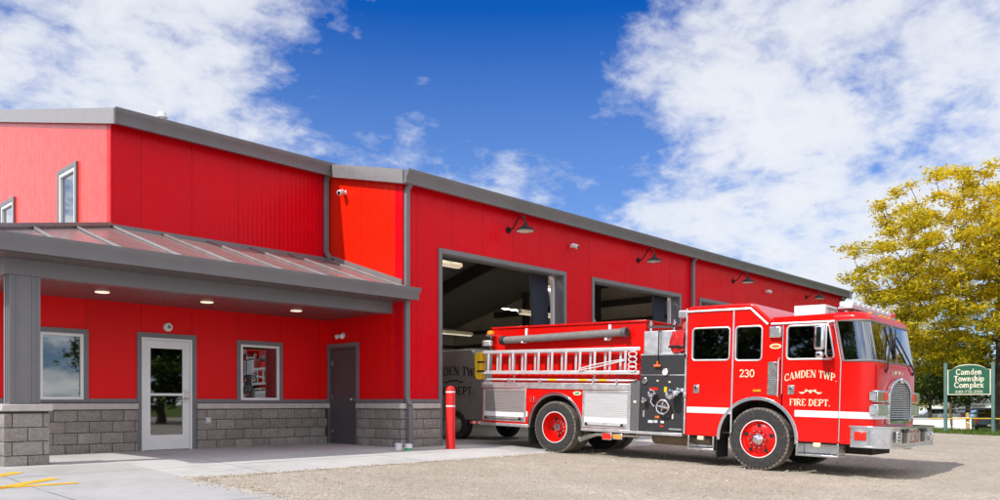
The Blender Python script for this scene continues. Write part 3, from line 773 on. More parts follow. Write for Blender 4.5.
cl.box(3.56, 3.60, 13.10, 13.11, .92, 2.785); cl.box(3.93, 3.97, 13.10, 13.11, .92, 2.785)
for y in (13.2, 13.3): cl.box(3.558, 3.57, y - .012, y + .012, .92, 2.785)
colm = cl.build('column', M['trim'], st)
cb = B()
x0, x1, y0, y1 = 3.47, 4.06, 13.0, 13.5
blocks(cb, (x0, y0), (x1, y0), (0, -1), start=.1, z0=-.05); blocks(cb, (x0, y1), (x0, y0), (-1, 0), start=.1, z0=-.05); blocks(cb, (x1, y0), (x1, y1), (1, 0), z0=-.05); blocks(cb, (x1, y1), (x0, y1), (0, 1), z0=-.05)
cbo = cb.build('column_base', M['block'], colm, weld=False, sharp=50)
cb2 = B(); cb2.box(x0 + .02, x1 - .02, y0 + .02, y1 - .02, -.06, .80); cb2.box(x0 - .04, x1 + .04, y0 - .04, y1 + .04, .801, .90); cb2.build('column_cap', M['cap'], colm, bevel=.012)
# keep core dark: mortar core inside blocks
cb3 = B(); cb3.box(x0 + .012, x1 - .012, y0 + .012, y1 - .012, -.055, .795); cb3.build('mortar', M['mortar'], colm)

# windows and doors of the porch wall
def window_y(x0, x1, z0, z1, y, inner='dark'):
    f = B(); w = .05
    f.prism('y', y - .035, y + .06, [(x0, z0), (x1, z0), (x1, z1), (x0, z1)], [[(x0 + w, z0 + w), (x1 - w, z0 + w), (x1 - w, z1 - w), (x0 + w, z1 - w)]])
    fr = f.build('window', M['white'], st, bevel=.006)
    B().box(x0 + w - .002, x1 - w + .002, y + .005, y + .013, z0 + w - .002, z1 - w + .002).build('pane', M['glass'], fr)
    t = B(); q = .085
    t.prism('y', y - .028, y - .003, [(x0 - q, .925), (x1 + q, .925), (x1 + q, z1 + q), (x0 - q, z1 + q)], [[(x0 - .001, z0 - .001), (x1 + .001, z0 - .001), (x1 + .001, z1 + .001), (x0 - .001, z1 + .001)]])
    t.build('window_trim', M['trim'], fr)
    return fr
w1 = window_y(W1[0], W1[1] + .0, .98, 2.17, YL)
w2 = window_y(W2[0], W2[1], .98, 2.15, YL)
# room behind: dim, with a blind and a chair-height band so the glass has depth
rm = B(); rm.box(4.12, XC - .02, YL + 4, YL + 4.1, 0, 3); rm.box(4.12, XC - .02, YL + .21, YL + 4, 2.95, 3.0); rm.box(4.12, XC - .02, YL + .21, YL + 4, .006, .01)
each(rm, 'inner_room', mat('dim_room', (.12, .12, .115), .9), st)
B().box(W1[0] - .1, W1[1] + .1, YL + .14, YL + .15, .95, 2.2).build('blind', M['blue_in'], w1)
B().box(W2[0] + .48, W2[1] + .05, YL + .13, YL + .14, .95, 2.2).build('curtain', mat('wine_curtain', (.10, .02, .025), .8), w2)
gd = B(); a, b = GD
gd.prism('y', YL - .03, YL + .09, [(a, .0), (a + .05, .0), (a + .05, 2.13), (b - .05, 2.13), (b - .05, .0), (b, .0), (b, 2.18), (a, 2.18)])
gdo = gd.build('glass_door', M['white'], st, bevel=.005)
lf = B(); lf.prism('y', YL - .012, YL + .035, [(a + .054, .015), (b - .054, .015), (b - .054, 2.126), (a + .054, 2.126)], [[(a + .175, .30), (b - .19, .30), (b - .19, 1.06), (a + .175, 1.06)], [(a + .175, 1.11), (b - .19, 1.11), (b - .19, 1.98), (a + .175, 1.98)]])
lf.build('door_leaf', M['white'], gdo, bevel=.005)
pp = B(); pp.box(a + .17, b - .185, YL + .008, YL + .016, .295, 1.985); pp.build('pane', M['glass'], gdo)
hd = B(); hd.box(b - .15, b - .085, YL - .03, YL - .0125, .93, 1.18); hd.tube([(b - .117, YL - .03, 1.0), (b - .117, YL - .09, 1.0), (b - .21, YL - .09, 1.0)], .013, 8); hd.cyl((b - .117, YL - .03, 1.13), (b - .117, YL - .05, 1.13), .022, 12)
hd.build('handle', M['steel'], gdo)
tq = B(); q = .085
tq.prism('y', YL - .034, YL - .003, [(a - q, .0), (a - .001, .0), (a - .001, 2.181), (b + .001, 2.181), (b + .001, .0), (b + q, .0), (b + q, 2.27), (a - q, 2.27)])
tq.build('door_trim', M['trim'], gdo)
# grey steel door
sd = B(); sd.prism('x', XC - .02, XC + .1, [(dr0, 0), (dr0 + .05, 0), (dr0 + .05, 2.12), (dr1 - .05, 2.12), (dr1 - .05, 0), (dr1, 0), (dr1, 2.17), (dr0, 2.17)])
sdo = sd.build('steel_door', M['door_grey'], st, bevel=.004)
B().box(XC + .012, XC + .055, dr0 + .053, dr1 - .053, .012, 2.117).build('door_leaf', M['door_grey'], sdo, bevel=.004)
hb = B(); hb.cyl((XC + .012, dr0 + .12, 1.0), (XC - .05, dr0 + .12, 1.0), .018, 12); hb.ball((XC - .07, dr0 + .12, 1.0), .034); hb.lathe([(.035, XC + .010), (.035, XC + .003), (.0, XC + .002)], (0, dr0 + .12, 1.0), 'x', 14)
hb.build('knob', M['steel'], sdo)
hg = B()
for z in (.3, 1.05, 1.82): hg.box(XC - .004, XC + .011, dr1 - .085, dr1 - .051, z - .055, z + .055)
each(hg, 'hinge', M['steel'], sdo)
td = B(); td.prism('x', XC - .033, XC - .003, [(dr0 - .085, 0), (dr0 - .001, 0), (dr0 - .001, 2.171), (dr1 + .001, 2.171), (dr1 + .001, 0), (dr1 + .085, 0), (dr1 + .085, 2.255), (dr0 - .085, 2.255)])
td.build('door_trim', M['trim'], sdo)
# upper windows in the sunlit gable
for (ya, yb) in PW:
    f = B(); w = .07
    f.prism('x', XU - .03, XU + .08, [(ya, 4.2), (yb, 4.2), (yb, 5.67), (ya, 5.67)], [[(ya + w, 4.2 + w), (yb - w, 4.2 + w), (yb - w, 5.67 - w), (ya + w, 5.67 - w)]])
    fo = f.build('window', M['white'], st, bevel=.006)
    B().box(XU + .02, XU + .03, ya + w, yb - w, 4.2 + w, 5.67 - w).build('pane', M['glass'], fo)
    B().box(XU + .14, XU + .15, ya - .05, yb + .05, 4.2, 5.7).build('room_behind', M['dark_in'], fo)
    t = B(); t.prism('x', XU - .04, XU - .003, [(ya - .09, 4.1), (yb + .09, 4.1), (yb + .09, 5.76), (ya - .09, 5.76)], [[(ya - .001, 4.2), (yb + .001, 4.2), (yb + .001, 5.671), (ya - .001, 5.671)]])
    t.build('window_trim', M['trim'], fo)
# downspouts
def downspout(pts, w=.11, d=.085):
    s = B()
    for a, b in zip(pts[:-1], pts[1:]):
        a, b = Vector(a), Vector(b); t = (b - a).normalized(); u = Vector((1, 0, 0)); vv = t.cross(u).normalized()
        c = [a + u * sx * w / 2 + vv * sy * d / 2 for sx, sy in ((-1, -1), (1, -1), (1, 1), (-1, 1))]; e = [p + (b - a) for p in c]
        s.add(c + e, [(0, 1, 2, 3), (7, 6, 5, 4)] + [(i, (i + 1) % 4, 4 + (i + 1) % 4, 4 + i) for i in range(4)])
    return s.build('downspout', M['trim'], st, bevel=.012)
zt = zr(YF) - .05
xd = XC + .075
downspout([(xd, YF - .27, zt), (xd, YF - .075, zt - .2), (xd, YF - .075, 1.02), (xd, YF - .175, .86), (xd, YF - .175, .03)])
downspout([(22.33, YF - .27, zt), (22.33, YF - .075, zt - .2), (22.33, YF - .075, 1.02), (22.33, YF - .175, .86), (22.33, YF - .175, .03)])
downspout([(XE - .06, YF - .27, zt), (XE - .06, YF - .08, zt - .2), (XE - .06, YF - .08, .1)])
zt2 = zr(YL) - .05
downspout([(XC - .09, YL - .24, zt2), (XC - .09, YL - .07, zt2 - .15), (XC - .09, YL - .07, 4.36), (XC - .09, YL - .26, 4.16)])
# steel frames, girts and rafters inside the hall
for x in (16.6, 22.25, 27.9):
    s = B(); s.box(x - .12, x + .12, YF + .35, YF + .75, 0, zr(YF) - .35); s.box(x - .12, x + .12, YB - .75, YB - .3, 0, zr(YF) - .35)
    s.prism('x', x - .09, x + .09, [(YF + .3, zr(YF) - .75), (RIDGE, zr(RIDGE) - .6), (RIDGE, zr(RIDGE) - .06), (YF + .3, zr(YF + .3) - .06)])
    s.prism('x', x - .089, x + .089, [(RIDGE + .001, zr(RIDGE) - .6), (YB - .3, zr(YF) - .75), (YB - .3, zr(YF) - .1), (RIDGE + .001, zr(RIDGE) - .06)])
    each(s, 'steel_frame', M['steel_dark'], st)
gs = B()
for z in (6.15, 7.1, 7.9):
    hw = (zr(RIDGE) - .35 - z) / SL
    gs.box(XE - .48, XE - .27, max(YF + .5, RIDGE - hw), min(YB - .5, RIDGE + hw), z - (.16 if z < 6.5 else .09), z + (.16 if z < 6.5 else .09))
for z in (1.1, 2.2, 3.3, 4.4, 5.2):
    gs.box(XC + .3, XE - .3, YB - .46, YB - .21, z - .09, z + .09)
    gs.box(XE - .48, XE - .27, YF + .5, YB - .5, z - .09, z + .09)
for i in range(9):
    y = YF + 1.2 + i * 1.3
    gs.box(XC + .3, XE - .3, y - .04, y + .04, zr(y) - .26, zr(y) - .03)
each(gs, 'girt', M['steel_dark'], st)
cvs = B()
for x, y in ((20.6, YB - 1.), (24.1, YB - 1.), (29.5, YB - 1.), (XE - 1., 20.), (XE - 1., 25.), (XE - 1., 30.)): cvs.box(x - .14, x + .14, y - .14, y + .14, 0, zr(min(y, 2 * RIDGE - y)) - .1)
each(cvs, 'wind_post', M['steel_dark'], st)
pv = B()
pv.cyl((12.9, 15.6, 2.0), (12.9, 15.6, 5.6), .035, 8); pv.tube([(18.5, 15.2, 2.2), (18.5, 15.2, 3.6), (18.3, 15.2, 4.2), (18.3, 15.2, 5.4)], .05, 8); pv.cyl((18.95, 15.4, 2.), (18.95, 15.4, 5.4), .04, 8)
each(pv, 'vent_pipe', M['alu'], st)

# fluorescent strip lights hung in the bays
def strip(p, ang, ln, lit, label):
    t = thing('strip_light', label, 'strip light', p, 'strip lights hanging in the truck bays', (0, 0, ang))
    MB().prism('x', -ln / 2, ln / 2, [(-.09, .0), (.09, .0), (.05, .10), (-.05, .10)]).build('housing', M['tube_off'], t)
    m2 = MB(); m2.cyl((-ln / 2 + .04, -.04, -.02), (ln / 2 - .04, -.04, -.02), .018, 8); m2.cyl((-ln / 2 + .04, .04, -.02), (ln / 2 - .04, .04, -.02), .018, 8)
    m2.build('tube', M['tube'] if lit else M['tube_dim'], t)
    m3 = MB(); m3.cyl((-ln * .35, 0, .10), (-ln * .35, 0, .5), .006, 6); m3.cyl((ln * .35, 0, .10), (ln * .35, 0, .5), .006, 6); m3.build('hanger', M['steel_dark'], t)
strip((13.2, 16.1, 4.2), 0, 1.3, True, 'lit white strip light high in the left corner of the first bay')
strip((12.85, 14.6, 4.35), .0, 2.4, False, 'faintly glowing cream strip light just behind the first bay header')
strip((17.2, 19.2, 3.2), 0, 3.6, False, 'long cream strip light low across the middle of the first bay')
strip((14.2, 19.8, 2.8), 0, 3.0, False, 'cream strip light at the left of the first bay above the van')
strip((19.2, 15.6, 3.55), 0, 3.6, False, 'long cream strip light across the second bay opening')
strip((17.9, 15., 4.25), 0, 1.0, True, 'lit white strip light in the top left corner of the second bay')

for x, y in ((13.9, 14.5), (19.4, 14.5), (25., 14.5), (30.6, 14.5), (22., 30.), (29., 26.)):  # lamps added to brighten the hall, front row out of sight above the headers
    q = B(); q.box(x - 1.2, x + 1.2, y - .09, y + .09, 5.42, 5.5); h_ = q.build('added_fill_light', M['tube_off'], st)
    q = B(); q.box(x - 1.15, x + 1.15, y - .07, y + .07, 5.40, 5.418); q.build('fill_glow', M['fill_glow'], h_)
# ------------------------------------------------------------------ things fixed on or standing by the station
def gooseneck(x, z, label):
    t = thing('gooseneck_lamp', label, 'wall lamp', (x, YF, z), 'black gooseneck lamps above the truck bays')
    m1 = MB(); m1.lathe([(.085, -.002), (.085, -.03), (.05, -.05), (.0, -.052)], (0, 0, 0), 'y', 18); m1.build('wall_plate', M['black_lamp'], t)
    pts = [(0, -.05, 0), (0, -.14, .01), (0, -.22, .07), (0, -.30, .19), (0, -.38, .27), (0, -.47, .295), (0, -.56, .26), (0, -.60, .19), (0, -.60, .11)]
    m2 = MB(); m2.tube(pts, .018, 8); m2.build('arm', M['black_lamp'], t)
    m3 = MB(); m3.lathe([(.03, .13), (.045, .10), (.05, .05), (.10, .01), (.20, -.055), (.245, -.10), (.25, -.115), (.24, -.112), (.19, -.06), (.09, .0), (.03, .03)], (0, -.60, 0), n=26); sh = m3.build('lamp_shade', M['black_lamp'], t)
    m4 = MB(); m4.lathe([(.235, -.1085), (.186, -.064), (.088, -.006), (.0, .01)], (0, -.60, -.002), n=26); m4.build('shade_lining', M['lamp_in'], sh)
    m5 = MB(); m5.ball((0, -.60, -.055), .05); m5.build('bulb', M['offwhite'], t)
    t.scale = (.9, .9, .9)
gooseneck(13.89, 5.0, 'black gooseneck lamp over the first bay, nearest the porch')
gooseneck(19.37, 5.0, 'black gooseneck lamp over the second bay, left of the middle downspout')
gooseneck(25.11, 5.04, 'black gooseneck lamp over the third bay, just right of the middle downspout')
gooseneck(31.18, 5.08, 'black gooseneck lamp at the far end of the station near the roof corner')
def camera_box(p, label, toward):
    t = thing('security_camera', label, 'security camera', p, 'white security cameras on the red walls')
    d = Vector(toward).normalized()
    m1 = MB(); m1.box(-.05, .05, -.02, -.001, -.06, .06); 
    if abs(toward[0]) > .5: m1 = MB(); m1.box(-.02, -.001, -.05, .05, -.06, .06)
    m1.build('bracket', M['offwhite'], t, bevel=.005)
    m2 = MB(); m2.tube([d * .02, d * .10 + Vector((0, 0, .02)), d * .17], .025, 8); m2.build('arm', M['offwhite'], t)
    e = d + Vector((0, 0, -.45)) + (Vector((.3, 0, 0)) if abs(toward[1]) > .5 else Vector((0, -.4, 0))); e.normalize()
    c = d * .16 + Vector((0, 0, -.02)); m3 = MB(); m3.tube([c - e * .10, c - e * .09, c + e * .11, c + e * .12], [.055, .07, .075, .06], 14); h = m3.build('housing', M['white'], t)
    m4 = MB(); m4.tube([c + e * .121, c + e * .128], .05, 14); m4.build('lens', M['gloss_black'], h)
    t.scale = (.78, .78, .78)
camera_box((16.28, YF, 4.97), 'small white security camera between the first and second bays', (0, -1, 0))
camera_box((27.63, YF, 4.95), 'small white security camera right of the middle downspout', (0, -1, 0))
camera_box((XC, YF + 1.95, 5.62), 'white security camera high on the sunlit orange wall', (-1, 0, 0))
# round entry light over the glass door; twin flood over the steel door
t = thing('entry_light', 'round white entry light above the glass door', 'wall lamp', (6.93, YL, 2.40))
m1 = MB(); m1.lathe([(.085, -.003), (.085, -.05), (.07, -.07), (.0, -.071)], (0, 0, 0), 'y', 22); m1.build('housing', M['white'], t)
m1 = MB(); m1.lathe([(.035, -.0715), (.03, -.085), (.0, -.088)], (0, 0, 0), 'y', 16); m1.build('lens', M['hose_grey'], t)
t = thing('flood_light', 'white twin-head flood light above the grey steel door', 'wall lamp', (XC, YF + 2.02, 2.44))
m1 = MB(); m1.lathe([(.055, -.003), (.055, -.03), (.0, -.032)], (0, 0, 0), 'x', 16); m1.build('wall_plate', M['white'], t)
for s in (-1, 1):
    m2 = MB(); c = Vector((-.03, s * .02, 0)); e = Vector((-.8, s * .75, -.35)).normalized()
    m2.tube([c, c + e * .05, c + e * .07, c + e * .15, c + e * .16], [.015, .018, .04, .055, .045], 12); m2.build('lamp_head', M['white'], t)
# hose bib / outlet on block wall
t = thing('outlet_box', 'small white outlet box on the block wall right of the glass door', 'outlet', (7.72, YL - .09, .57))
MB().box(-.05, .05, -.03, .03, -.06, .06).build('box', M['offwhite'], t, bevel=.008)
m1 = MB(); m1.box(-.035, .035, -.05, -.031, -.045, .04); m1.build('cover', M['steel'], t, bevel=.006)
# two paint cans at the downspout
for (px, gl, lab) in ((398.6, 0, 'plain white paint can at the foot of the porch downspout'), (408.5, 1, 'white paint can with a green band at the foot of the porch downspout')):
    p = at(px, 15.75 if not gl else 15.7); p.z = gz(p.x, p.y) + .006
    t = thing('paint_can', lab, 'can', p, 'paint cans by the downspout')
    m1 = MB(); m1.lathe([(.0, 0), (.074, 0), (.077, .006), (.075, .01), (.075, .128), (.078, .132), (.078, .138), (.068, .139), (.066, .133), (.0, .132)], n=24); m1.build('can', M['offwhite'], t)
    if gl: m2 = MB(); m2.lathe([(.0762, .012), (.0762, .055)], n=24); m2.build('label_band', M['green_lid'], t)
    m3 = MB(); m3.tube([(-.076, 0, .11)] + [(-.08 * math.cos(a), -.02, .11 - .075 * math.sin(a)) for a in rng(.2, PI - .2, 8)] + [(.076, 0, .11)], .002, 5); m3.build('handle', M['steel'], t)
# bollard
p = at(450.6, 16.45); p.z = gz(p.x, p.y)
t = thing('bollard', 'red bollard with two white bands at the left of the first bay', 'bollard', p)
m1 = MB(); m1.lathe([(.0, -.05), (.096, -.05), (.096, 1.22), (.09, 1.25), (.07, 1.28), (.04, 1.295), (.0, 1.30)], n=28); m1.build('sleeve', M['bollard'], t)
for z in (.885, 1.175): m2 = MB(); m2.lathe([(.0975, z - .016), (.0975, z + .016)], n=28); m2.build('white_band', M['white'], t)

# ------------------------------------------------------------------ fire engine
PSI, PHI, ROLL = R(271.4426), R(-1.4823), R(.5)
EO = Vector((12.7055, 10.385, -.1073))
fw = Vector((math.cos(PSI) * math.cos(PHI), math.sin(PSI) * math.cos(PHI), math.sin(PHI)))
nl = Vector((-math.sin(PSI), math.cos(PSI), 0)); up = fw.cross(nl).normalized()
nl, up = (nl * math.cos(ROLL) - up * math.sin(ROLL)).normalized(), (up * math.cos(ROLL) + nl * math.sin(ROLL)).normalized()
EM = Matrix((fw, nl, up)).transposed()
EROT = EM.to_euler()
def eng_thing(name, label, cat, group=None):
    o = thing(name, label, cat, EO, group); o.rotation_euler = EROT; return o
en = eng_thing('fire_engine', 'red pumper fire engine numbered 230 with ladders along its side', 'fire engine')
W = 2.36
RX, FX, AR = -.06, 4.255, .665     # axle stations, arch radius
AZ = .53
def bite(cx, x, z0, side, r=AR, n=10):
    """points of the wheel arch between x and its foot on z0, going up-and-round from the foot"""
    a0 = math.asin(max(-1, min(1, (z0 - AZ) / r))); xf = math.cos(a0) * r
    a1 = math.acos(max(-1, min(1, (abs(x - cx)) / r)))
    pts = [(cx + side * r * math.cos(a0 + (a1 - a0) * i / n), AZ + r * math.sin(a0 + (a1 - a0) * i / n)) for i in range(n + 1)]
    return pts
Z0 = .53
def win_part(parent, loop, y=.0, m='cab_glass', gask='alu', inset=.02, thick=.01, gr=.016):
    g = MB(); g.prism('y', y + inset, y + inset + thick, loop); p = g.build('window', M[m], parent)
    q = MB(); q.tube([(a[0], y + .002, a[1]) for a in loop], gr, 8, closed=True); q.build('window_seal', M[gask], p)
    return p
w1l = rrect(3.02, 3.73, 1.87, 2.44, .06); w2l = rrect(3.84, 4.31, 1.86, 2.44, .06)
def door_win(): 
    o = .0
    return (arc(5.46 - .10, 2.42 - .06, .06, .06, 15, 90, 4) + arc(4.74 + .06, 2.42 - .06, .06, .06, 90, 180, 4) + arc(4.74 + .06, 1.87 + .06, .06, .06, 180, 270, 4) + arc(5.50 - .06, 1.87 + .06, .06, .06, 270, 365, 4))
w3l = door_win()
for side in (0, 1):
    y0, y1 = (0, .05) if side == 0 else (W - .05, W)
    # crew door
    o = [(2.935, Z0), (2.935, 2.735), (3.79, 2.735)] + list(reversed(bite(FX, 3.79, Z0, -1)))
    d = MB().prism('y', y0, y1, o, [w1l]).build('crew_door', M['eng_red'], en, bevel=.012)
    # fixed side with quarter window
    b2 = bite(FX, 3.806, Z0, -1); b3 = bite(FX, 4.664, Z0, 1)
    topl = [(3.806, 2.735), (4.10, 2.735), (4.40, 2.46), (4.664, 2.46)]
    mid = arc(FX, AZ, AR, AR, math.degrees(math.acos((4.664 - FX) / AR)), 180 - math.degrees(math.acos((FX - 3.806) / AR)), 14)
    MB().prism('y', y0, y1, topl + mid, [w2l]).build('cab_side', M['eng_red'], en)
    # front door
    o = [(4.68, 2.46), (5.475, 2.46), (5.60, 1.84), (5.60, Z0)] + bite(FX, 4.68, Z0, 1)
    fd = MB().prism('y', y0, y1, o, [w3l]).build('front_door', M['eng_red'], en, bevel=.012)
    ys = 0 if side == 0 else W - .05
    if side == 0:
        win_part(d, w1l); win_part(en, w2l); win_part(fd, w3l)
        for (par, x, z) in ((d, 3.12, 1.36), (fd, 4.83, 1.37)):
            h = MB(); h.box(x - .055, x + .055, -.012, -.001, z - .075, z + .075); ho = h.build('door_handle', M['steel'], par, bevel=.012)
            h2 = MB(); h2.box(x - .035, x + .035, -.026, -.0125, z - .01, z + .05); h2.build('paddle', M['chrome'], ho, bevel=.006)
    else:
        for par, l in ((d, w1l), (en, w2l), (fd, w3l)):
            g = MB(); g.prism('y', W - .03, W - .02, l); g.build('window', M['cab_glass'], par)
# rear wall, floor and liner of the cab, wheel housing
cbk = MB(); cbk.box(2.91, 2.955, .02, W - .02, Z0, 2.73); cbk.box(2.96, 5.55, .06, W - .06, 1.18, 1.22); cbk.box(3.79, 3.807, .055, W - .055, 1.3, 1.8)
cbk.build('cab_back', M['eng_red'], en)
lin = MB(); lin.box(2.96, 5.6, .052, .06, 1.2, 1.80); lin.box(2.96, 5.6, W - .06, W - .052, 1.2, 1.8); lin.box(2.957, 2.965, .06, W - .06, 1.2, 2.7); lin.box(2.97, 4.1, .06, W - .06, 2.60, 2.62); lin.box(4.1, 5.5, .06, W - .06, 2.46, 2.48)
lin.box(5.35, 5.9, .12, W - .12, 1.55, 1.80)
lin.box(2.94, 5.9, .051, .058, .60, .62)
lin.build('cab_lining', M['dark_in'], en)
for (x, y) in ((4.75, .35), (4.75, 1.55), (3.15, .3), (3.15, 1.3)):
    s = MB(); s.box(x, x + .5, y, y + .5, 1.25, 1.5); s.box(x - .02, x + .1, y + .02, y + .48, 1.5, 2.2); s.build('seat', M['seat'], en, bevel=.04, seg=3)
sw = MB(); sw.tube([(5.35 + .09 * math.sin(a), W - .6 + .22 * math.cos(a), 1.9 + .2 * math.sin(a)) for a in rng(0, 2 * PI, 20)[:-1]], .014, 6, closed=True); sw.build('steering_wheel', M['black'], en)
# raised rear roof with sloping front, front roof
rr = MB()
rr.prism('y', .012, W - .012, [(2.905, 2.737), (2.905, 2.80), (2.96, 2.84), (4.08, 2.84), (4.16, 2.80), (4.46, 2.535), (4.46, 2.462), (4.402, 2.462), (4.105, 2.737)])
rr.build('raised_roof', M['eng_red'], en, bevel=.03, seg=3)
fr = MB(); fr.prism('y', .004, W - .004, [(4.462, 2.462), (4.462, 2.575), (5.52, 2.60), (5.52, 2.462)]); fr.build('front_roof', M['eng_red'], en, bevel=.035, seg=3)
trm = MB()
trm.tube([(2.91, -.006, 2.742), (4.10, -.006, 2.742), (4.41, -.006, 2.458)], .022, 8); trm.tube([(4.47, -.008, 2.462), (5.50, -.008, 2.465)], .020, 8)
trm.box(2.885, 2.915, -.012, .05, .55, 2.80)
trm.tube([(3.798, -.006, .62), (3.798, -.006, 2.73)], .016, 6)
trm.tube([(4.672, -.002, 1.3), (4.672, -.002, 2.45)], .007, 6); trm.tube([(5.612, -.002, .56), (5.612, -.002, 1.84), (5.49, -.002, 2.45)], .008, 6)
each(trm, 'cab_trim', M['alu'], en)
# lofted front with wrap-round windshield
LV = [(.53, 6.10, 5.605, 0), (.80, 6.12, 5.605, 0), (1.20, 6.125, 5.605, 0), (1.72, 6.12, 5.605, 0), (1.80, 6.115, 5.605, 0), (1.84, 6.10, 5.605, 0), (2.47, 5.985, 5.48, 0), (2.53, 5.975, 5.475, .0), (2.585, 5.945, 5.475, .02), (2.615, 5.88, 5.475, .07), (2.63, 5.70, 5.475, .25)]
def outline(z, lf, ls, ins):
    r = .22; y0 = ins; y1 = W - ins; p = [(ls, y0), (ls + .045, y0), (lf - r, y0)]
    for i in range(1, 9):
        a = -PI / 2 + PI / 2 * i / 8; p.append((lf - r + r * math.cos(a), y0 + r + r * math.sin(a)))
    yc = W / 2; p += [(lf, yc - .45), (lf, yc - .035), (lf, yc + .035), (lf, yc + .45)]
    for i in range(0, 8):
        a = PI / 2 * i / 8; p.append((lf - r + r * math.cos(a), y1 - r + r * math.sin(a)))
    p += [(lf - r, y1), (ls + .045, y1), (ls, y1)]
    return [(q[0], q[1], z) for q in p]
rings = [outline(*l) for l in LV]; nr = len(rings[0]); iC = 12   # index of post start
fm = MB(); vs = [p for r_ in rings for p in r_]; fs = []
for j in range(len(rings) - 1):
    for i in range(nr - 1):
        if j == 5 and ((1 <= i <= iC - 1) or (iC + 1 <= i <= nr - 3)): continue
        fs.append((j * nr + i, j * nr + i + 1, (j + 1) * nr + i + 1, (j + 1) * nr + i))
fs.append(tuple((len(rings) - 1) * nr + i for i in range(nr)))
fm.add(vs, fs); ff = fm.build('cab_front', M['eng_red'], en, sharp=40, recalc=True)
for (a, b) in ((1, iC), (iC + 1, nr - 2)):
    g = MB(); lo_ = [Vector(rings[5][i]) for i in range(a, b + 1)]; hi_ = [Vector(rings[6][i]) for i in range(a, b + 1)]; n = len(lo_)
    g.add(lo_ + hi_, [(i, i + 1, n + i + 1, n + i) for i in range(n - 1)]); ws = g.build('windshield', M['ws_glass'], en, sharp=60)
    q = MB(); q.tube(lo_ + list(reversed(hi_)), .020, 8, closed=True); q.build('windshield_seal', M['hose_grey'], ws)
# white stripe and text, flush sheets 3 mm proud
sp = MB()
def strip_side(x0, x1, z0, z1, y=-.003): sp.add([(x0, y, z0), (x1, y, z0), (x1, y, z1), (x0, y, z1)], [(0, 1, 2, 3)])
strip_side(2.94, 3.785, .935, 1.04)
for (x0, x1, sgn) in ((3.81, FX - AR - .0, 0),): pass
strip_side(4.90, 5.598, .935, 1.04)
lo_, hi_ = [], []
for i in range(nr - 1):
    p = rings[1][i]
    lo_.append(Vector((p[0], p[1], .935))); hi_.append(Vector((p[0], p[1], 1.04)))
def push(l):
    out = []
    for i, p in enumerate(l):
        t = (l[min(i + 1, len(l) - 1)] - l[max(i - 1, 0)]).normalized(); nn = Vector((t.y, -t.x, 0)); out.append(p + nn * .009)
    return out
lo_, hi_ = push(lo_), push(hi_); n = len(lo_)
sp.add(lo_ + hi_, [(i, i + 1, n + i + 1, n + i) for i in range(n - 1)])
each(sp, 'white_stripe', M['stripe'], en, recalc=False)
lt = MB(); letters(lt, 'CAMDEN TWP.', (5.14, -.004, 1.575), (1, 0, 0), (0, 0, 1), .85, .118, bend=.075, wt=1.02); lt.build('gold_lettering', M['gold'], en, sharp=0, recalc=False)
lt = MB(); letters(lt, 'FIRE DEPT.', (5.14, -.004, 1.115), (1, 0, 0), (0, 0, 1), .66, .108, wt=1.02); lt.build('gold_lettering', M['gold'], en, sharp=0, recalc=False)
lt = MB(); letters(lt, '230', (4.06, -.004, 1.575), (1, 0, 0), (0, 0, 1), .28, .128, wt=1.1); lt.build('gold_number', M['gold'], en, sharp=0, recalc=False)
lt = MB()
# scroll ornament
for s in (-1, 1):
    pts = [(5.15 + s * (.0 + .18 * t), -.0048, 1.335 + .022 * math.sin(t * 2 * PI)) for t in rng(0, 1, 12)]
    lt.tube(pts, .010, 5); lt.ball((5.15 + s * .07, -.004, 1.36), .025, .002, .02); lt.ball((5.15 + s * .13, -.004, 1.325), .022, .002, .015)
lt.ball((5.15, -.004, 1.345), .03, .002, .028)
lt.build('gold_scroll', M['gold'], en, sharp=0, recalc=False)
# scene light, oval badge, louvre, marker lamps on the cab side
sl = MB(); sl.box(4.455, 4.655, -.075, -.001, 2.23, 2.42); slo = sl.build('scene_light', M['chrome'], en, bevel=.02)
MB().box(4.475, 4.635, -.082, -.0755, 2.25, 2.40).build('lens', M['clear_lens'], slo, bevel=.01)
ob = MB(); ob.prism('y', -.008, -.001, [(4.55 + .10 * math.cos(a), 2.09 + .045 * math.sin(a)) for a in rng(0, 2 * PI, 24)[:-1]]); obo = ob.build('oval_badge', M['gold'], en)
ob = MB(); ob.prism('y', -.011, -.0085, [(4.55 + .07 * math.cos(a), 2.09 + .025 * math.sin(a)) for a in rng(0, 2 * PI, 24)[:-1]]); ob.build('badge_centre', M['orange'], obo)
lv = MB(); lv.box(4.43, 4.585, -.012, -.001, 1.28, 1.83); lvo = lv.build('air_intake', M['steel'], en, bevel=.004)
l2 = MB()
for i in range(17): l2.box(4.445, 4.57, -.020, -.0125, 1.30 + i * .031, 1.318 + i * .031)
l2.build('louvre', M['hose_grey'], lvo)
gb = MB(); gb.tube([(4.625, -.012, 1.25), (4.625, -.055, 1.28), (4.625, -.055, 1.86), (4.625, -.012, 1.89)], .018, 8); gb.build('grab_rail', M['chrome'], en)
ml = MB(); ml.box(4.18, 4.32, -.02, -.001, 1.325, 1.365); ml.build('marker_lamp', M['amber'], en, bevel=.006)
# hinges at cab rear edge
hh = MB()
for z in (1.95, 1.25): hh.box(2.87, 2.93, -.035, -.0125, z - .05, z + .05)
each(hh, 'hinge', M['chrome'], en, bevel=.01)
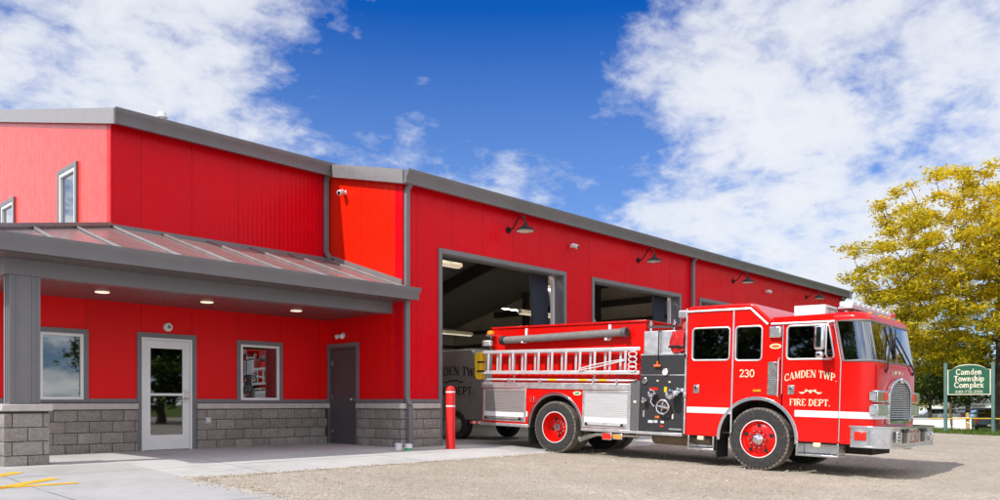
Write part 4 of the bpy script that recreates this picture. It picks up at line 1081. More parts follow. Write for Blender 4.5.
# wheel arch trims
def arch(cx, r0, r1, a0, a1, m, name, y0=-.012, y1=.03):
    q = MB(); q.prism('y', y0, y1, arc(cx, AZ, r1, r1, a0, a1, 24) + list(reversed(arc(cx, AZ, r0, r0, a0, a1, 24)))); return q.build(name, M[m], en, bevel=.006)
arch(FX, AR - .004, AR + .052, -4, 184, 'chrome', 'arch_trim'); arch(RX, AR - .004, AR + .052, -2, 182, 'chrome', 'arch_trim')
for cx in (FX, RX):
    q = MB(); 
    q.add([(p[0], yy, p[1]) for yy in (.03, .62) for p in arc(cx, AZ, AR + .01, AR + .01, -2, 182, 20)], [(i, i + 1, 22 + i, 21 + i) for i in range(20)])
    q.box(cx - .75, cx + .75, .62, .64, .5, 1.25); q.build('wheel_housing', M['chassis'], en, recalc=False)

# rear body
bo = [(-2.10, .56), (-2.10, 1.31), (1.735, 1.31), (1.735, .56)] + bite(RX, RX, .56, 1)[:-1] + [(RX, AZ + AR)] + list(reversed(bite(RX, RX, .56, -1)))[1:]
body = MB().prism('y', .0, .05, bo).build('body_side', M['eng_red'], en, bevel=.006)
MB().prism('y', W - .05, W, bo).build('body_side', M['eng_red'], en)
MB().box(-2.10, -2.05, .051, W - .051, .56, 1.31).build('body_back', M['eng_red'], en)
bc = MB(); bc.box(-2.05, 1.74, .64, W - .3, .7, 1.3); bc.box(-2.05, -.80, .06, .64, .56, 1.3); bc.box(.68, 1.74, .06, .64, .56, 1.3); bc.build('body_core', M['chassis'], en)
le = MB(); le.box(-2.12, 1.75, -.02, W + .02, 1.312, 1.44); le.build('deck_edge', M['alu'], en, bevel=.008)
rl = MB(); rl.box(-2.12, RX - AR - .03, -.03, .2, .495, .558); rl.box(RX + AR + .03, 1.76, -.03, .2, .495, .558); each(rl, 'rub_rail', M['alu'], en, bevel=.006)
def shutter(x0, x1, z0, z1, m, band):
    f = MB(); f.prism('y', -.014, -.001, [(x0, z0), (x1, z0), (x1, z1), (x0, z1)], [[(x0 + .05, z0 + .04), (x1 - .05, z0 + .04), (x1 - .05, z1 - .05), (x0 + .05, z1 - .05)]])
    fo = f.build('compartment_frame', M['alu'], en, bevel=.004)
    MB().box(x0 + .045, x1 - .045, -.006, -.0005, z0 + .035, z1 - .045).build('shutter', M[m], fo)
    if band: MB().box(x0 + .052, x1 - .052, -.0095, -.0065, z0 + .10, z0 + .20).build('white_band', M['stripe'], fo)
    b = MB(); b.tube([(x0 + .07, -.03, z0 + .06), (x1 - .07, -.03, z0 + .06)], .016, 8)
    for x in (x0 + .10, (x0 + x1) / 2, x1 - .10): b.box(x - .03, x + .03, -.028, -.012, z0 + .04, z0 + .09)
    b.build('lift_bar', M['steel'], fo)
    lat = MB()
    for x in (x0 + .12, x1 - .14): lat.add([(x - .05, -.046, z0 + .045), (x + .05, -.046, z0 + .045), (x, -.046, z0 + .11)], [(0, 1, 2)])
    each(lat, 'latch', M['gloss_black'], fo)
shutter(-2.07, -.83, .60, 1.30, 'shutter', True); shutter(.64, 1.735, .57, 1.30, 'shutter_w', True)
sp2 = MB(); sp2.box(-.825, RX - AR - .06, -.004, -.001, .72, .83); sp2.build('white_stripe', M['stripe'], en)
sm = MB(); sm.box(-.62 - .12, -.50 - .16, -.018, -.001, 1.02, 1.16); sm.build('side_reflector', M['red_lens'], en, bevel=.008)
sm = MB(); sm.box(-.64, -.60, -.03, -.001, 1.03, 1.15); sm.build('fuel_latch', M['chrome'], en, bevel=.006)
ob = MB(); ob.prism('y', -.010, -.001, [(.50 + .10 * math.cos(a), 1.235 + .04 * math.sin(a)) for a in rng(0, 2 * PI, 24)[:-1]]); obo = ob.build('oval_badge', M['gold'], en)
ob = MB(); ob.prism('y', -.013, -.0105, [(.50 + .065 * math.cos(a), 1.235 + .02 * math.sin(a)) for a in rng(0, 2 * PI, 24)[:-1]]); ob.build('badge_centre', M['green_lid'], obo)
# hose bed box
HB = .20
hbm = MB(); hbm.box(-2.02, 1.92, HB, HB + .05, 1.442, 2.62); hbm.box(-2.02, 1.92, W - HB - .05, W - HB, 1.442, 2.62); hbm.box(1.87, 1.92, HB + .051, W - HB - .051, 1.442, 2.62); hbm.box(-2.02, -1.97, HB + .051, W - HB - .051, 1.442, 2.2)
hbo = hbm.build('hose_bed', M['eng_red'], en, bevel=.008)
lip = MB(); lip.box(-2.04, 1.95, HB - .03, HB + .06, 2.621, 2.66); lip.box(1.88, 1.95, HB + .061, W - HB, 2.621, 2.66); lip.build('top_rail', M['eng_red'], en, bevel=.008)
hs = MB()
for i in range(12): hs.box(-1.9, 1.8, HB + .1 + i * .15, HB + .22 + i * .15, 1.5, 2.5)
hs.build('folded_hose', M['cream'], en, bevel=.03)
for x in (-1.02, 1.12):
    b = MB(); b.box(x - .03, x + .03, HB - .035, HB - .002, 2.30, 2.60); b.box(x - .025, x + .025, .03, HB - .036, 2.28, 2.33); b.build('hose_bracket', M['white'], en, bevel=.006)
for x in (-1.25, .85):
    b = MB(); b.box(x - .02, x + .02, .07, .09, 1.441, 2.12); b.box(x - .02, x + .02, .091, HB - .001, 2.05, 2.09); b.build('ladder_bracket', M['alu'], en)
# pump panel between body and cab
st_ = MB(); st_.box(1.745, 1.95, -.004, .30, .56, 1.50); st_.build('tread_plate_panel', M['tread_plate'], en, bevel=.006)
MB().box(1.735, 1.765, -.02, .03, .5, 1.45).build('corner_post', M['alu'], en)
MB().box(1.955, 2.87, .0, .9, .57, 1.60).build('pump_panel', M['panel_black'], en, bevel=.006)
MB().box(1.955, 2.87, .004, .9, 1.615, 1.97).build('pump_panel', M['panel_black'], en, bevel=.006)
MB().box(1.925, 1.95, HB, .9, 1.45, 2.0).build('panel_side', M['eng_red'], en)
ss = MB(); ss.box(1.95, 2.87, .01, .06, 1.60, 1.614); ss.box(1.95, 2.87, .0, .05, 1.972, 2.0); ss.box(1.77, 2.88, -.05, .25, .50, .555); each(ss, 'panel_trim', M['alu'], en, bevel=.004)
sb = MB(); sb.box(1.98, 2.64, .05, .75, 2.003, 2.43); sb.build('silver_box', M['alu'], en, bevel=.012)
s2 = MB(); s2.box(2.02, 2.60, .12, .18, 2.49, 2.53)
for x in (2.06, 2.56): s2.cyl((x, .15, 2.431), (x, .15, 2.49), .03, 10); s2.lathe([(.045, 2.53), (.05, 2.57), (.03, 2.59), (.035, 2.63), (.0, 2.64)], (x, .15, 0), n=14)
s2.build('deck_rail', M['chrome'], en)
cd = MB(); cd.tube([(2.33, .03, 2.45), (2.33, -.005, 2.40), (2.33, -.005, 1.86)], .014, 6); cdo = cd.build('pull_cable', M['gloss_black'], en)
oh = MB(); oh.tube([(2.33, -.03, 1.86), (2.33, -.03, 1.78)], .016, 8); oh.tube([(2.26, -.03, 1.775), (2.40, -.03, 1.775)], .022, 8); oh.build('pull_handle', M['orange'], cdo)
def gauge(x, z, r, face='offwhite'):
    g = MB(); g.lathe([(r, -.001), (r, -.03), (r * .86, -.034), (r * .84, -.024), (.0, -.024)], (x, 0, z), 'y', 22); go = g.build('gauge', M['chrome'], en)
    f = MB(); f.lathe([(r * .82, -.0245), (.0, -.0255)], (x, 0, z), 'y', 20); f.build('dial', M[face], go)
    n_ = MB(); n_.box(x - .003, x + .003, -.028, -.026, z, z + r * .6); n_.build('needle', M['gloss_black'], go)
gauge(2.49, 1.66, .065); gauge(2.06, 1.50, .055, 'tread_plate')
def valve(x, z, r, ln, m='chrome'):
    v_ = MB(); v_.lathe([(r * .7, 0), (r * .7, -ln * .4), (r, -ln * .45), (r, -ln * .8), (r * .9, -ln * .84), (r * .9, -ln), (r * .55, -ln - .004), (0, -ln - .004)], (x, 0, z), 'y', 20); o_ = v_.build('discharge_valve', M[m], en)
    q = MB()
    for a in (0, 2.1, 4.2): q.tube([(x + r * .9 * math.cos(a), -ln * .6, z + r * .9 * math.sin(a)), (x + r * 1.3 * math.cos(a), -ln * .6, z + r * 1.3 * math.sin(a))], .014, 6)
    q.build('lug', M['chrome'], o_); return o_
valve(2.27, 1.265, .07, .16); valve(2.72, 1.25, .085, .26); valve(2.09, 1.13, .045, .12); valve(2.50, 1.02, .06, .09, 'hose_grey'); valve(2.80, 1.32, .05, .1)
ring = MB(); ring.tube([(2.50 + .125 * math.cos(a), -.10, 1.02 + .125 * math.sin(a)) for a in rng(0, 2 * PI, 24)[:-1]], .02, 8, closed=True); ring.tube([(2.38, -.11, 1.045), (2.62, -.11, .995)], .014, 6); ring.tube([(2.475, -.11, .90), (2.525, -.11, 1.14)], .014, 6); ring.tube([(2.25, -.05, 1.25), (2.22, -.05, 1.1), (2.30, -.05, 1.02)], .012, 6); ring.build('hand_wheel', M['chrome'], en)
for (x, z, sx, sz, m) in ((2.50, 1.34, .03, .05, 'yellow_hard'), (2.25, 1.35, .09, .02, 'red_lens'), (2.20, .74, .05, .025, 'offwhite'), (2.31, .745, .04, .025, 'car_silver'), (2.34, .83, .045, .02, 'orange'), (2.45, .74, .035, .02, 'offwhite'), (2.05, .88, .018, .06, 'clear_lens'), (2.66, .85, .015, .045, 'offwhite'), (2.84, 1.33, .025, .035, 'offwhite'), (2.44, .665, .035, .015, 'red_lens'), (1.85, 1.10, .03, .02, 'cream'), (2.72, .62, .13, .012, 'clear_lens'), (2.58, 1.48, .02, .015, 'gold'), (2.33, 1.5, .02, .015, 'gold')):
    q = MB(); q.box(x - sx, x + sx, -.008, -.001 if x > 1.96 else -.0045, z - sz, z + sz); q.build('label_plate', M[m], en)
# red vinyl cover over the crosslay hose
tv = MB(); pts = []
nx, nz = 8, 9
for j in range(nz + 1):
    for i in range(nx + 1):
        u, v_ = i / nx, j / nz
        x = 2.60 + .27 * u + .025 * math.sin(v_ * 7) * (1 - u); z = 2.44 - .41 * v_ - .02 * math.sin(u * 4)
        y = -.03 - .02 * math.sin(PI * v_) - .016 * math.sin(11 * u + 5 * v_)
        if j == 0: y = .3; z = 2.46
        pts.append((x, y, z))
tv.add(pts, [(j * (nx + 1) + i, j * (nx + 1) + i + 1, (j + 1) * (nx + 1) + i + 1, (j + 1) * (nx + 1) + i) for j in range(nz) for i in range(nx)])
tvo = tv.build('hose_cover', M['tarp'], en, sharp=0, recalc=False)
MB().box(2.57, 2.87, -.075, -.04, 2.10, 2.14).build('strap', M['gloss_black'], tvo, bevel=.008)
hc = MB()
for kx in range(4): hc.tube([(2.79 + .012 * kx, .28 + .2 * math.cos(a), 2.46 + .17 * math.sin(a)) for a in rng(-.1, PI + .1, 14)], .022, 7)
hc.build('booster_hose', M['hose_red'], en)
# work light on the cab rear corner
wl = MB(); wl.box(2.70, 2.86, .02, .22, 2.65, 2.78); wlo = wl.build('work_light', M['white'], en, bevel=.025)
MB().box(2.715, 2.845, .012, .0195, 2.67, 2.76).build('lens', M['clear_lens'], wlo); MB().cyl((2.80, .12, 2.50), (2.80, .12, 2.65), .016, 8).build('bracket', M['black'], wlo)
# rear tail board, tail beacon, white lamp
tb = MB(); tb.box(-2.55, -2.12, .1, W - .1, .50, .56); tb.build('tail_board', M['steel'], en, bevel=.008)
for i in range(5):
    q = MB(); q.box(-2.55 + i * .086, -2.47 + i * .086, .092, .099, .505, .555); q.build('reflector', M['red_lens'] if i % 2 == 0 else M['stripe'], en)
bl = MB(); bl.cyl((-2.0, .12, 2.1), (-2.0, .12, 2.46), .02, 8); bl.box(-2.08, -1.92, .03, .2, 2.46, 2.50); blo = bl.build('beacon_post', M['chrome'], en)
q = MB(); q.lathe([(.085, 2.50), (.09, 2.52), (.075, 2.57), (.03, 2.585), (0, 2.586)], (-2.0, .12, 0), n=18); q.build('beacon', M['amber'], blo)
q = MB(); q.box(-2.16, -1.92, .0, .1, 2.24, 2.36); qq = q.build('tail_lamp', M['white'], en, bevel=.02); MB().box(-2.14, -1.94, -.008, -.001, 2.26, 2.34).build('lens', M['clear_lens'], qq)
# wheels
def wheel(cx, cy, front, outer=-1):
    """outer: direction of the visible face along y"""
    s = outer
    def Y(t): return cy + s * t
    t_ = MB(); prof = [(.30, -.10), (.31, -.13), (.40, -.145), (.49, -.135), (.515, -.115), (.515, .115), (.49, .135), (.40, .145), (.31, .13), (.30, .10)]
    t_.lathe([(r, Y(y)) for r, y in prof], (cx, 0, AZ), 'y', 48)
    wo = t_.build('wheel', M['tyre'], en, sharp=25)
    tr_ = MB(); tr_.lathe([(.505, Y(-.12)), (.53, Y(-.112)), (.532, Y(-.04)), (.522, Y(-.037)), (.522, Y(-.03)), (.532, Y(-.027)), (.532, Y(.027)), (.522, Y(.03)), (.522, Y(.037)), (.532, Y(.04)), (.53, Y(.112)), (.505, Y(.128))], (cx, 0, AZ), 'y', 60)
    for k_ in range(44):
        a = 2 * PI * k_ / 44; ca, sa = math.cos(a), math.sin(a); r0, r1 = .485, .533; da = .032
        p = []
        for yy in (Y(.105), Y(.134)):
            for rr_ in (r0, r1):
                for dd in (-da, da): p.append((cx + rr_ * math.cos(a + dd), yy if rr_ == r0 else (yy - s * .012), AZ + rr_ * math.sin(a + dd)))
        tr_.add(p, [(4, 5, 7, 6), (2, 3, 7, 6), (0, 4, 6, 2), (1, 3, 7, 5)])
    tr_.build('tread', M['tread'], wo, recalc=False)
    rim = MB()
    if front:
        rim.lathe([(.315, Y(.115)), (.315, Y(.135)), (.295, Y(.135)), (.285, Y(.10)), (.265, Y(.085)), (.24, Y(.095)), (.16, Y(.13)), (.11, Y(.135)), (.0, Y(.135))], (cx, 0, AZ), 'y', 40)
        ro = rim.build('rim', M['eng_red'], wo)
        hl = MB()
        for k_ in range(5):
            a = 2 * PI * k_ / 5 + .3; hl.lathe([(.032, Y(.1165)), (.0, Y(.1175))], (cx + .228 * math.cos(a), 0, AZ + .228 * math.sin(a)), 'y', 12)
        each(hl, 'hand_hole', M['gloss_black'], ro)
        hu = MB(); hu.lathe([(.10, Y(.134)), (.10, Y(.17)), (.085, Y(.19)), (.06, Y(.23)), (.045, Y(.24)), (.0, Y(.243))], (cx, 0, AZ), 'y', 24)
        for k_ in range(10):
            a = 2 * PI * k_ / 10; hu.lathe([(.026, Y(.128)), (.024, Y(.16)), (.012, Y(.185)), (.0, Y(.187))], (cx + .145 * math.cos(a), 0, AZ + .145 * math.sin(a)), 'y', 8)
        hu.build('hub', M['chrome'], ro)
    else:
        rim.lathe([(.315, Y(.115)), (.315, Y(.135)), (.295, Y(.135)), (.285, Y(.09)), (.265, Y(.06)), (.255, Y(-.02)), (.235, Y(-.05)), (.14, Y(-.06)), (.0, Y(-.06))], (cx, 0, AZ), 'y', 40)
        ro = rim.build('rim', M['eng_red'], wo)
        hl = MB()
        for k_ in range(5):
            a = 2 * PI * k_ / 5 + .9; hl.lathe([(.034, Y(-.050)), (.0, Y(-.049))], (cx + .195 * math.cos(a), 0, AZ + .195 * math.sin(a)), 'y', 12)
        hl.build('hand_hole', M['gloss_black'], ro)
        hu = MB(); hu.lathe([(.085, Y(-.061)), (.085, Y(.04)), (.075, Y(.06)), (.0, Y(.065))], (cx, 0, AZ), 'y', 24)
        for k_ in range(10):
            a = 2 * PI * k_ / 10; hu.lathe([(.018, Y(-.062)), (.016, Y(-.03)), (.0, Y(-.028))], (cx + .125 * math.cos(a), 0, AZ + .125 * math.sin(a)), 'y', 8)
        hu.build('hub', M['chrome'], ro)
    # white rim edge line
    ed = MB(); ed.lathe([(.322, Y(.1305)), (.322, Y(.1375)), (.308, Y(.1375))], (cx, 0, AZ), 'y', 40); ed.build('rim_edge', M['stripe'], ro, recalc=False)
    return wo
wheel(FX + .02, .17, True); wheel(RX - .02, .165, False); wheel(RX - .02, .49, False); wheel(FX + .02, W - .17, True, 1); wheel(RX - .02, W - .165, False, 1); wheel(RX - .02, W - .49, False, 1)
# mud flaps
mf = MB(); mf.box(-.80, -.785, .06, .62, .14, .60); mf.build('mud_flap', M['black'], en); mf = MB(); mf.box(3.50, 3.515, .05, .50, .16, .60); mf.build('mud_flap', M['black'], en)
# chassis and running gear
ch = MB(); ch.box(-2.1, 5.9, .75, .87, .55, .80); ch.box(-2.1, 5.9, W - .87, W - .75, .55, .80); ch.box(1.8, 2.9, .25, W - .25, .58, .9); ch.box(2.95, 3.5, .12, W - .2, .55, 1.1); ch.box(4.95, 6.0, .1, W - .1, .50, .9); ch.box(5.1, 5.9, .7, W - .7, .34, .5)
ch.cyl((FX, .3, AZ), (FX, W - .3, AZ), .07, 12); ch.cyl((RX, .3, AZ), (RX, W - .3, AZ), .09, 12); ch.ball((RX, W / 2, AZ), .24, .26, .24); ch.cyl((RX, W / 2, AZ), (2.2, W / 2, .7), .05, 10)
ch.build('chassis', M['chassis'], en)
tk = MB(); tk.lathe([(0, 2.06), (.11, 2.07), (.13, 2.10), (.13, 2.46), (.128, 2.47), (.128, 2.49), (.13, 2.50), (.13, 2.82), (.10, 2.86), (0, 2.87)], (0, .38, .44), 'x', 20); tk.build('air_tank', M['rust'], en)
tk = MB(); tk.lathe([(0, 1.75), (.05, 1.76), (.05, 2.02), (0, 2.03)], (0, .3, .5), 'x', 14); tk.lathe([(0, 2.95), (.10, 2.96), (.10, 3.3), (0, 3.31)], (0, .30, .45), 'x', 16); each(tk, 'air_tank', M['rust'], en)
ex = MB(); ex.tube([(1.7, .40, .44), (.95, .40, .44), (.75, .34, .43), (.62, .18, .37), (.56, .03, .32)], [.055, .055, .055, .06, .06], 14); ex.build('exhaust_pipe', M['steel'], en)
dr_ = MB(); dr_.box(1.02, 1.13, -.02, .05, .44, .50)
lp = MB(); lp.box(1.14, 1.36, -.03, .0, .345, .485); lpo = lp.build('side_marker', M['chrome'], en, bevel=.012); MB().box(1.155, 1.345, -.037, -.0305, .36, .47).build('lens', M['red_lens'], lpo)
lp = MB(); lp.box(1.385, 1.60, -.03, .0, .365, .475); lpo = lp.build('turn_lamp', M['chrome'], en, bevel=.012); MB().box(1.41, 1.575, -.037, -.0305, .385, .455).build('lens', M['amber'], lpo)
# cab steps with little clearance lamps
def step(x0, x1, z, zt):
    s = MB(); s.box(x0, x1, -.03, .32, z - .035, z); s.box(x0, x0 + .03, -.02, .3, z + .001, zt); s.box(x1 - .03, x1, -.02, .3, z + .001, zt); s.box(x0 + .031, x1 - .031, .28, .3, z + .001, zt); return s.build('step', M['steel'], en, bevel=.006)
step(2.98, 3.49, .31, .525); step(4.94, 5.62, .335, .525)
for x in (3.22, 5.27): q = MB(); q.box(x - .06, x + .06, .0, .05, .455, .525); q.build('step_lamp', mat('step_lamp_lens', (.85, .72, .5), .4), en, bevel=.008)
# bumper with chamfered corners
bp = MB()
pl = [(5.80, -.035), (6.12, -.035), (6.30, .03), (6.40, .16), (6.42, .35), (6.42, W - .10), (6.40, W - .01), (6.34, W + .03), (6.12, W + .035), (5.80, W + .035)]
bp.prism('z', .515, .80, pl); bpo = bp.build('bumper', M['steel'], en, bevel=.012)
q = MB(); q.prism('z', .801, .825, [(5.78, -.05), (6.12, -.05), (6.31, .018), (6.415, .15), (6.44, .35), (6.44, W - .09), (6.415, W + .005), (6.35, W + .045), (6.12, W + .05), (5.78, W + .05)]); q.prism('z', .49, .514, [(5.80, -.045), (6.12, -.045), (6.31, .02), (6.41, .15), (6.435, .35), (6.435, W - .09), (6.41, W), (6.345, W + .04), (6.12, W + .045), (5.80, W + .045)])
q.build('bumper_edge', M['chrome'], bpo, bevel=.005)
q = MB(); q.box(5.86, 6.04, -.075, -.036, .60, .74); q.build('side_marker', M['red_lens'], bpo, bevel=.02)
q = MB(); q.box(6.06, 6.10, -.05, -.036, .54, .78); q.build('corner_plate', M['chrome'], bpo)
q = MB(); letters(q, '230', (6.4215, 1.11, .565), (0, 1, 0), (0, 0, 1), .52, .20, wt=.75); q.build('red_number', M['red_letter'], bpo, sharp=0, recalc=False)
for y in (.58, 1.60):
    q = MB(); q.box(6.4205, 6.43, y - .10, y + .10, .57, .76); qo = q.build('tow_plate', M['gloss_black'], bpo, bevel=.004)
    q = MB(); q.tube([(6.435, y - .15, .775), (6.46, y - .06, .75), (6.46, y + .06, .75), (6.435, y + .15, .775)], .02, 8); q.build('tow_hook', M['gloss_black'], qo)
q = MB(); q.box(6.4205, 6.45, .10, .24, .58, .76); qo = q.build('front_plate', M['chrome'], bpo, bevel=.01)
for z in (.62, .67, .72): q = MB(); q.box(6.4505, 6.455, .13, .21, z - .012, z + .012); q.build('slot', M['gloss_black'], qo)
q = MB(); q.lathe([(.085, 6.4205), (.085, 6.44), (.06, 6.45), (.04, 6.465), (.03, 6.475), (0, 6.478)], (0, 2.06, .665), 'x', 20); q.build('siren_horn', M['chrome'], bpo)
q = MB(); q.box(5.85, 6.2, 1.75, 1.85, .42, .49); q.build('tow_bracket', M['steel'], bpo)
# grille: arched, horizontal bars
gy0, gy1, gz0, gz1 = .58, 1.80, .86, 1.52
go_ = [(gy0, gz0), (gy1, gz0), (gy1, gz1 - .20)] + arc((gy0 + gy1) / 2, gz1 - .22, .61, .30, 8, 172, 14) + [(gy0, gz1 - .20)]
gi = [(gy0 + .05, gz0 + .04), (gy1 - .05, gz0 + .04), (gy1 - .05, gz1 - .20)] + arc((gy0 + gy1) / 2, gz1 - .22, .56, .255, 8, 172, 14) + [(gy0 + .05, gz1 - .20)]
gr_ = MB(); gr_.prism('x', 6.126, 6.19, go_, [gi]); gro = gr_.build('grille', M['chrome'], en, bevel=.012)
MB().prism('x', 6.127, 6.135, [((p[0] - 1.19) * .99 + 1.19, p[1]) for p in gi]).build('grille_mesh', M['gloss_black'], gro)
gb_ = MB(); z = gz0 + .085
while z < gz1 + .04:
    hw = .54 if z < gz1 - .2 else .53 * math.sqrt(max(0, 1 - ((z - gz1 + .22) / .25) ** 2))
    if hw > .08: gb_.prism('y', 1.19 - hw, 1.19 + hw, [(6.136, z - .004), (6.170, z - .007), (6.174, z), (6.170, z + .007), (6.136, z + .004)])
    z += .036
gb_.build('grille_bars', M['steel'], gro)
q = MB(); q.ball((6.19, 1.19, 1.565), .03, .10, .05); q.build('grille_ornament', M['chrome'], gro)
q = MB(); letters(q, 'AMERICAN'.replace('M', 'M'), (6.128, 1.19, 1.66), (0, 1, 0), (0, 0, 1), .62, .07, bend=.03) if False else q.add([(6.1275, 1.19 - .32 + .64 * i / 12, 1.665 - .03 * ((i - 6) / 6) ** 2 + dz) for dz in (0, .055) for i in range(13)], [(i, i + 1, 14 + i, 13 + i) for i in range(12) if i % 2 == 0 or i in (3, 7)])
q.build('gold_scroll', M['gold'], en, sharp=0, recalc=False)
# headlight banks
for (ya, yb) in ((.03, .56), (1.82, 2.33)):
    for (za, zb, kind) in ((1.20, 1.385, 'w'), (.985, 1.17, 'h')):
        f = MB(); f.box(6.07, 6.17, ya, yb, za, zb); fo = f.build('headlight', M['chrome'], en, bevel=.015)
        ym = (ya + yb) / 2
        if kind == 'w':
            inner = (ym + .02, yb - .03) if ya < 1 else (ya + .03, ym - .02); outr = (ya + .03, ym - .02) if ya < 1 else (ym + .02, yb - .03)
            MB().box(6.171, 6.178, inner[0], inner[1], za + .03, zb - .03).build('lens', M['red_lens'], fo, bevel=.012)
            MB().box(6.171, 6.178, outr[0], outr[1], za + .03, zb - .03).build('lens', mat('amber_dark_lens', (.30, .22, .10), .2), fo, bevel=.012)
        else:
            for (a, b) in ((ya + .03, ym - .015), (ym + .015, yb - .03)): MB().box(6.171, 6.178, a, b, za + .03, zb - .03).build('lens', M['clear_lens'], fo, bevel=.012)
        if ya < 1: MB().box(6.05, 6.14, .022, .0295, za + .03, zb - .03).build('side_lens', M['clear_lens'], fo)
# red lower strip is bare cab; wipers
for (py, tip) in ((.55, 1.0), (2.05, 1.30)):
    w_ = MB(); w_.tube([(6.13, py, 1.70), (6.15, py, 1.74), (6.10, (py + tip) / 2, 2.02), (6.055, tip, 2.28)], .014, 6); wo = w_.build('wiper', M['gloss_black'], en)
    b_ = MB(); b_.tube([(6.10, tip + (.12 if py < 1 else -.22) * 1, 1.92), (6.04, tip - (.0 if py < 1 else .02), 2.42)], .012, 6); b_.build('wiper_blade', M['black'], wo)
    q = MB(); q.lathe([(.03, 6.115), (.03, 6.14), (0, 6.145)], (0, py, 1.70), 'x', 12); q.build('pivot', M['gloss_black'], wo)
# mirror
mr = MB(); mr.box(5.28, 5.44, -.30, -.17, 2.0, 2.40); mro = mr.build('mirror', M['chrome'], en, bevel=.04, seg=3)
q = MB(); q.box(5.30, 5.42, -.28, -.18, 1.87, 1.985); q.build('convex_mirror', M['chrome'], mro, bevel=.035, seg=3)
q = MB(); q.tube([(5.47, -.01, 2.40), (5.47, -.20, 2.43), (5.455, -.23, 2.36), (5.455, -.23, 1.93), (5.47, -.18, 1.88), (5.50, -.01, 1.88)], .014, 8); q.build('mirror_arm', M['steel'], mro)
# roof gear: air conditioner, light bar, marker lamps, antenna
ac = MB(); ac.box(4.72, 5.24, .30, .86, 2.585, 2.78); aco = ac.build('air_conditioner', M['white'], en, bevel=.012)
q = MB(); q.box(5.241, 5.26, .34, .82, 2.62, 2.74); q.build('vent_grille', M['clear_lens'], aco)
lb = MB(); lb.box(5.52, 5.74, .06, W + .02, 2.665, 2.70); lb.box(5.58, 5.68, .35, .5, 2.61, 2.664); lb.box(5.58, 5.68, W - .5, W - .35, 2.61, 2.664); lbo = lb.build('light_bar', M['alu'], en, bevel=.008)
n = 9
for i in range(n):
    y = .08 + i * (W - .08) / n; y2 = y + (W - .08) / n - .03
    q = MB(); q.box(5.53, 5.745, y, y2, 2.701, 2.785); q.build('lens', M['red_lens'] if i == n - 1 else M['bar_lens'], lbo, bevel=.02)
for y in (.42, .95, 1.18, 1.41, 1.95):
    q = MB(); q.ball((5.90, y, 2.61), .03, .05, .025); q.build('marker_lamp', M['amber'], en)
an = MB(); an.cyl((5.3, 1.3, 2.6), (5.3, 1.3, 2.70), .02, 8); an.tube([(5.3, 1.3, 2.70), (5.29, 1.3, 3.5)], [.006, .003], 6); an.build('antenna', M['steel'], en)

# gear carried on the engine, each thing can be lifted off
def ladder(label, y, z0, z1, x0, x1, r=.024, ph=0., sp=.355):
    t = eng_thing('ladder', label, 'ladder', 'aluminium ladders hung on the fire engine')
    for z in (z0, z1):
        q = MB(); q.box(x0, x1, y - .018, y + .018, z - .035, z + .035); q.build('rail', M['alu_ladder'], t, bevel=.008)
    x = x0 + .18 + ph
    while x < x1 - .1:
        q = MB(); q.box(x - .026, x + .026, y - .014, y + .014, z0 + .036, z1 - .036); q.build('rung', M['alu_ladder'], t, bevel=.009); x += sp
    return t
ladder('outer aluminium ladder hung on the engine side, nearest the viewer', -.01, 1.65, 2.10, -2.11, 1.94)
l2 = ladder('inner aluminium ladder hung behind the outer one on the engine', .08, 1.66, 2.09, -2.05, 1.78, ph=.13)
q = MB(); q.tube([(.55, -.045, 1.72), (.9, -.05, 1.80), (1.3, -.05, 1.86), (1.60, -.05, 1.90)], .012, 6); q.tube([(.55, -.045, 1.69), (1.0, -.05, 1.76), (1.62, -.05, 1.88)], .012, 6); q.build('halyard', M['offwhite'], l2)
q = MB()
for z in (1.72, 1.80, 1.9, 2.0): q.tube([(1.80 + .09 * math.cos(a), -.045, z + .05 * math.sin(a)) for a in rng(0, 2 * PI, 12)[:-1]], .012, 5, closed=True)
q.build('rope_coil', M['offwhite'], l2)
t = eng_thing('suction_hose', 'grey hard suction hose lying in a white tray above the ladders', 'hose')
q = MB(); path = []; rr_ = []
for i in range(121):
    f_ = i / 120; path.append((-1.55 + 3.02 * f_, .09, 2.355 + .075 * f_)); rr_.append(.075 + (.004 if i % 2 else 0))
q.tube(path, rr_, 16); ho = q.build('hose', M['hose_grey'], t, sharp=60)
for f_, m_ in ((0, 'black'), (1, 'tread_plate')):
    c = Vector((-1.55 + 3.02 * f_, .09, 2.355 + .075 * f_)); s = -1 if f_ == 0 else 1
    q = MB(); q.lathe([(.06, c.x), (.095, c.x + s * .0), (.10, c.x + s * .04), (.10, c.x + s * .10), (.07, c.x + s * .105), (.065, c.x + s * .06), (0, c.x + s * .06)], (0, c.y, c.z), 'x', 20); q.build('coupling', M[m_], t)
q = MB(); pr_ = [(.015 + .02, 2.31), (.02, 2.30), (.03, 2.265), (.09, 2.245), (.15, 2.265), (.165, 2.31), (.155, 2.31), (.14, 2.275), (.09, 2.257), (.04, 2.275)]
q.prism('x', -1.35, 1.40, [(a, b + .045) for a, b in pr_]); 
q.v = [(x, y, z + .075 * (x + 1.55) / 3.02) for (x, y, z) in q.v]; q.build('tray', M['alu_ladder'], t)
t = eng_thing('pike_pole', 'long grey pike pole with yellow bands clipped below the ladders', 'pole')
q = MB(); q.tube([(-1.95, -.02, 1.50), (1.72, -.02, 1.50)], .02, 10); po = q.build('shaft', M['alu_ladder'], t)
for x in (-.22, .55, 1.02): q = MB(); q.tube([(x, -.02, 1.50), (x + .2, -.02, 1.50)], .0215, 10); q.build('band', M['yellow_hard'], po)
q = MB(); q.tube([(1.72, -.02, 1.5), (1.84, -.02, 1.5), (1.90, -.02, 1.53)], [.02, .015, .004], 8); q.build('hook', M['steel'], t)
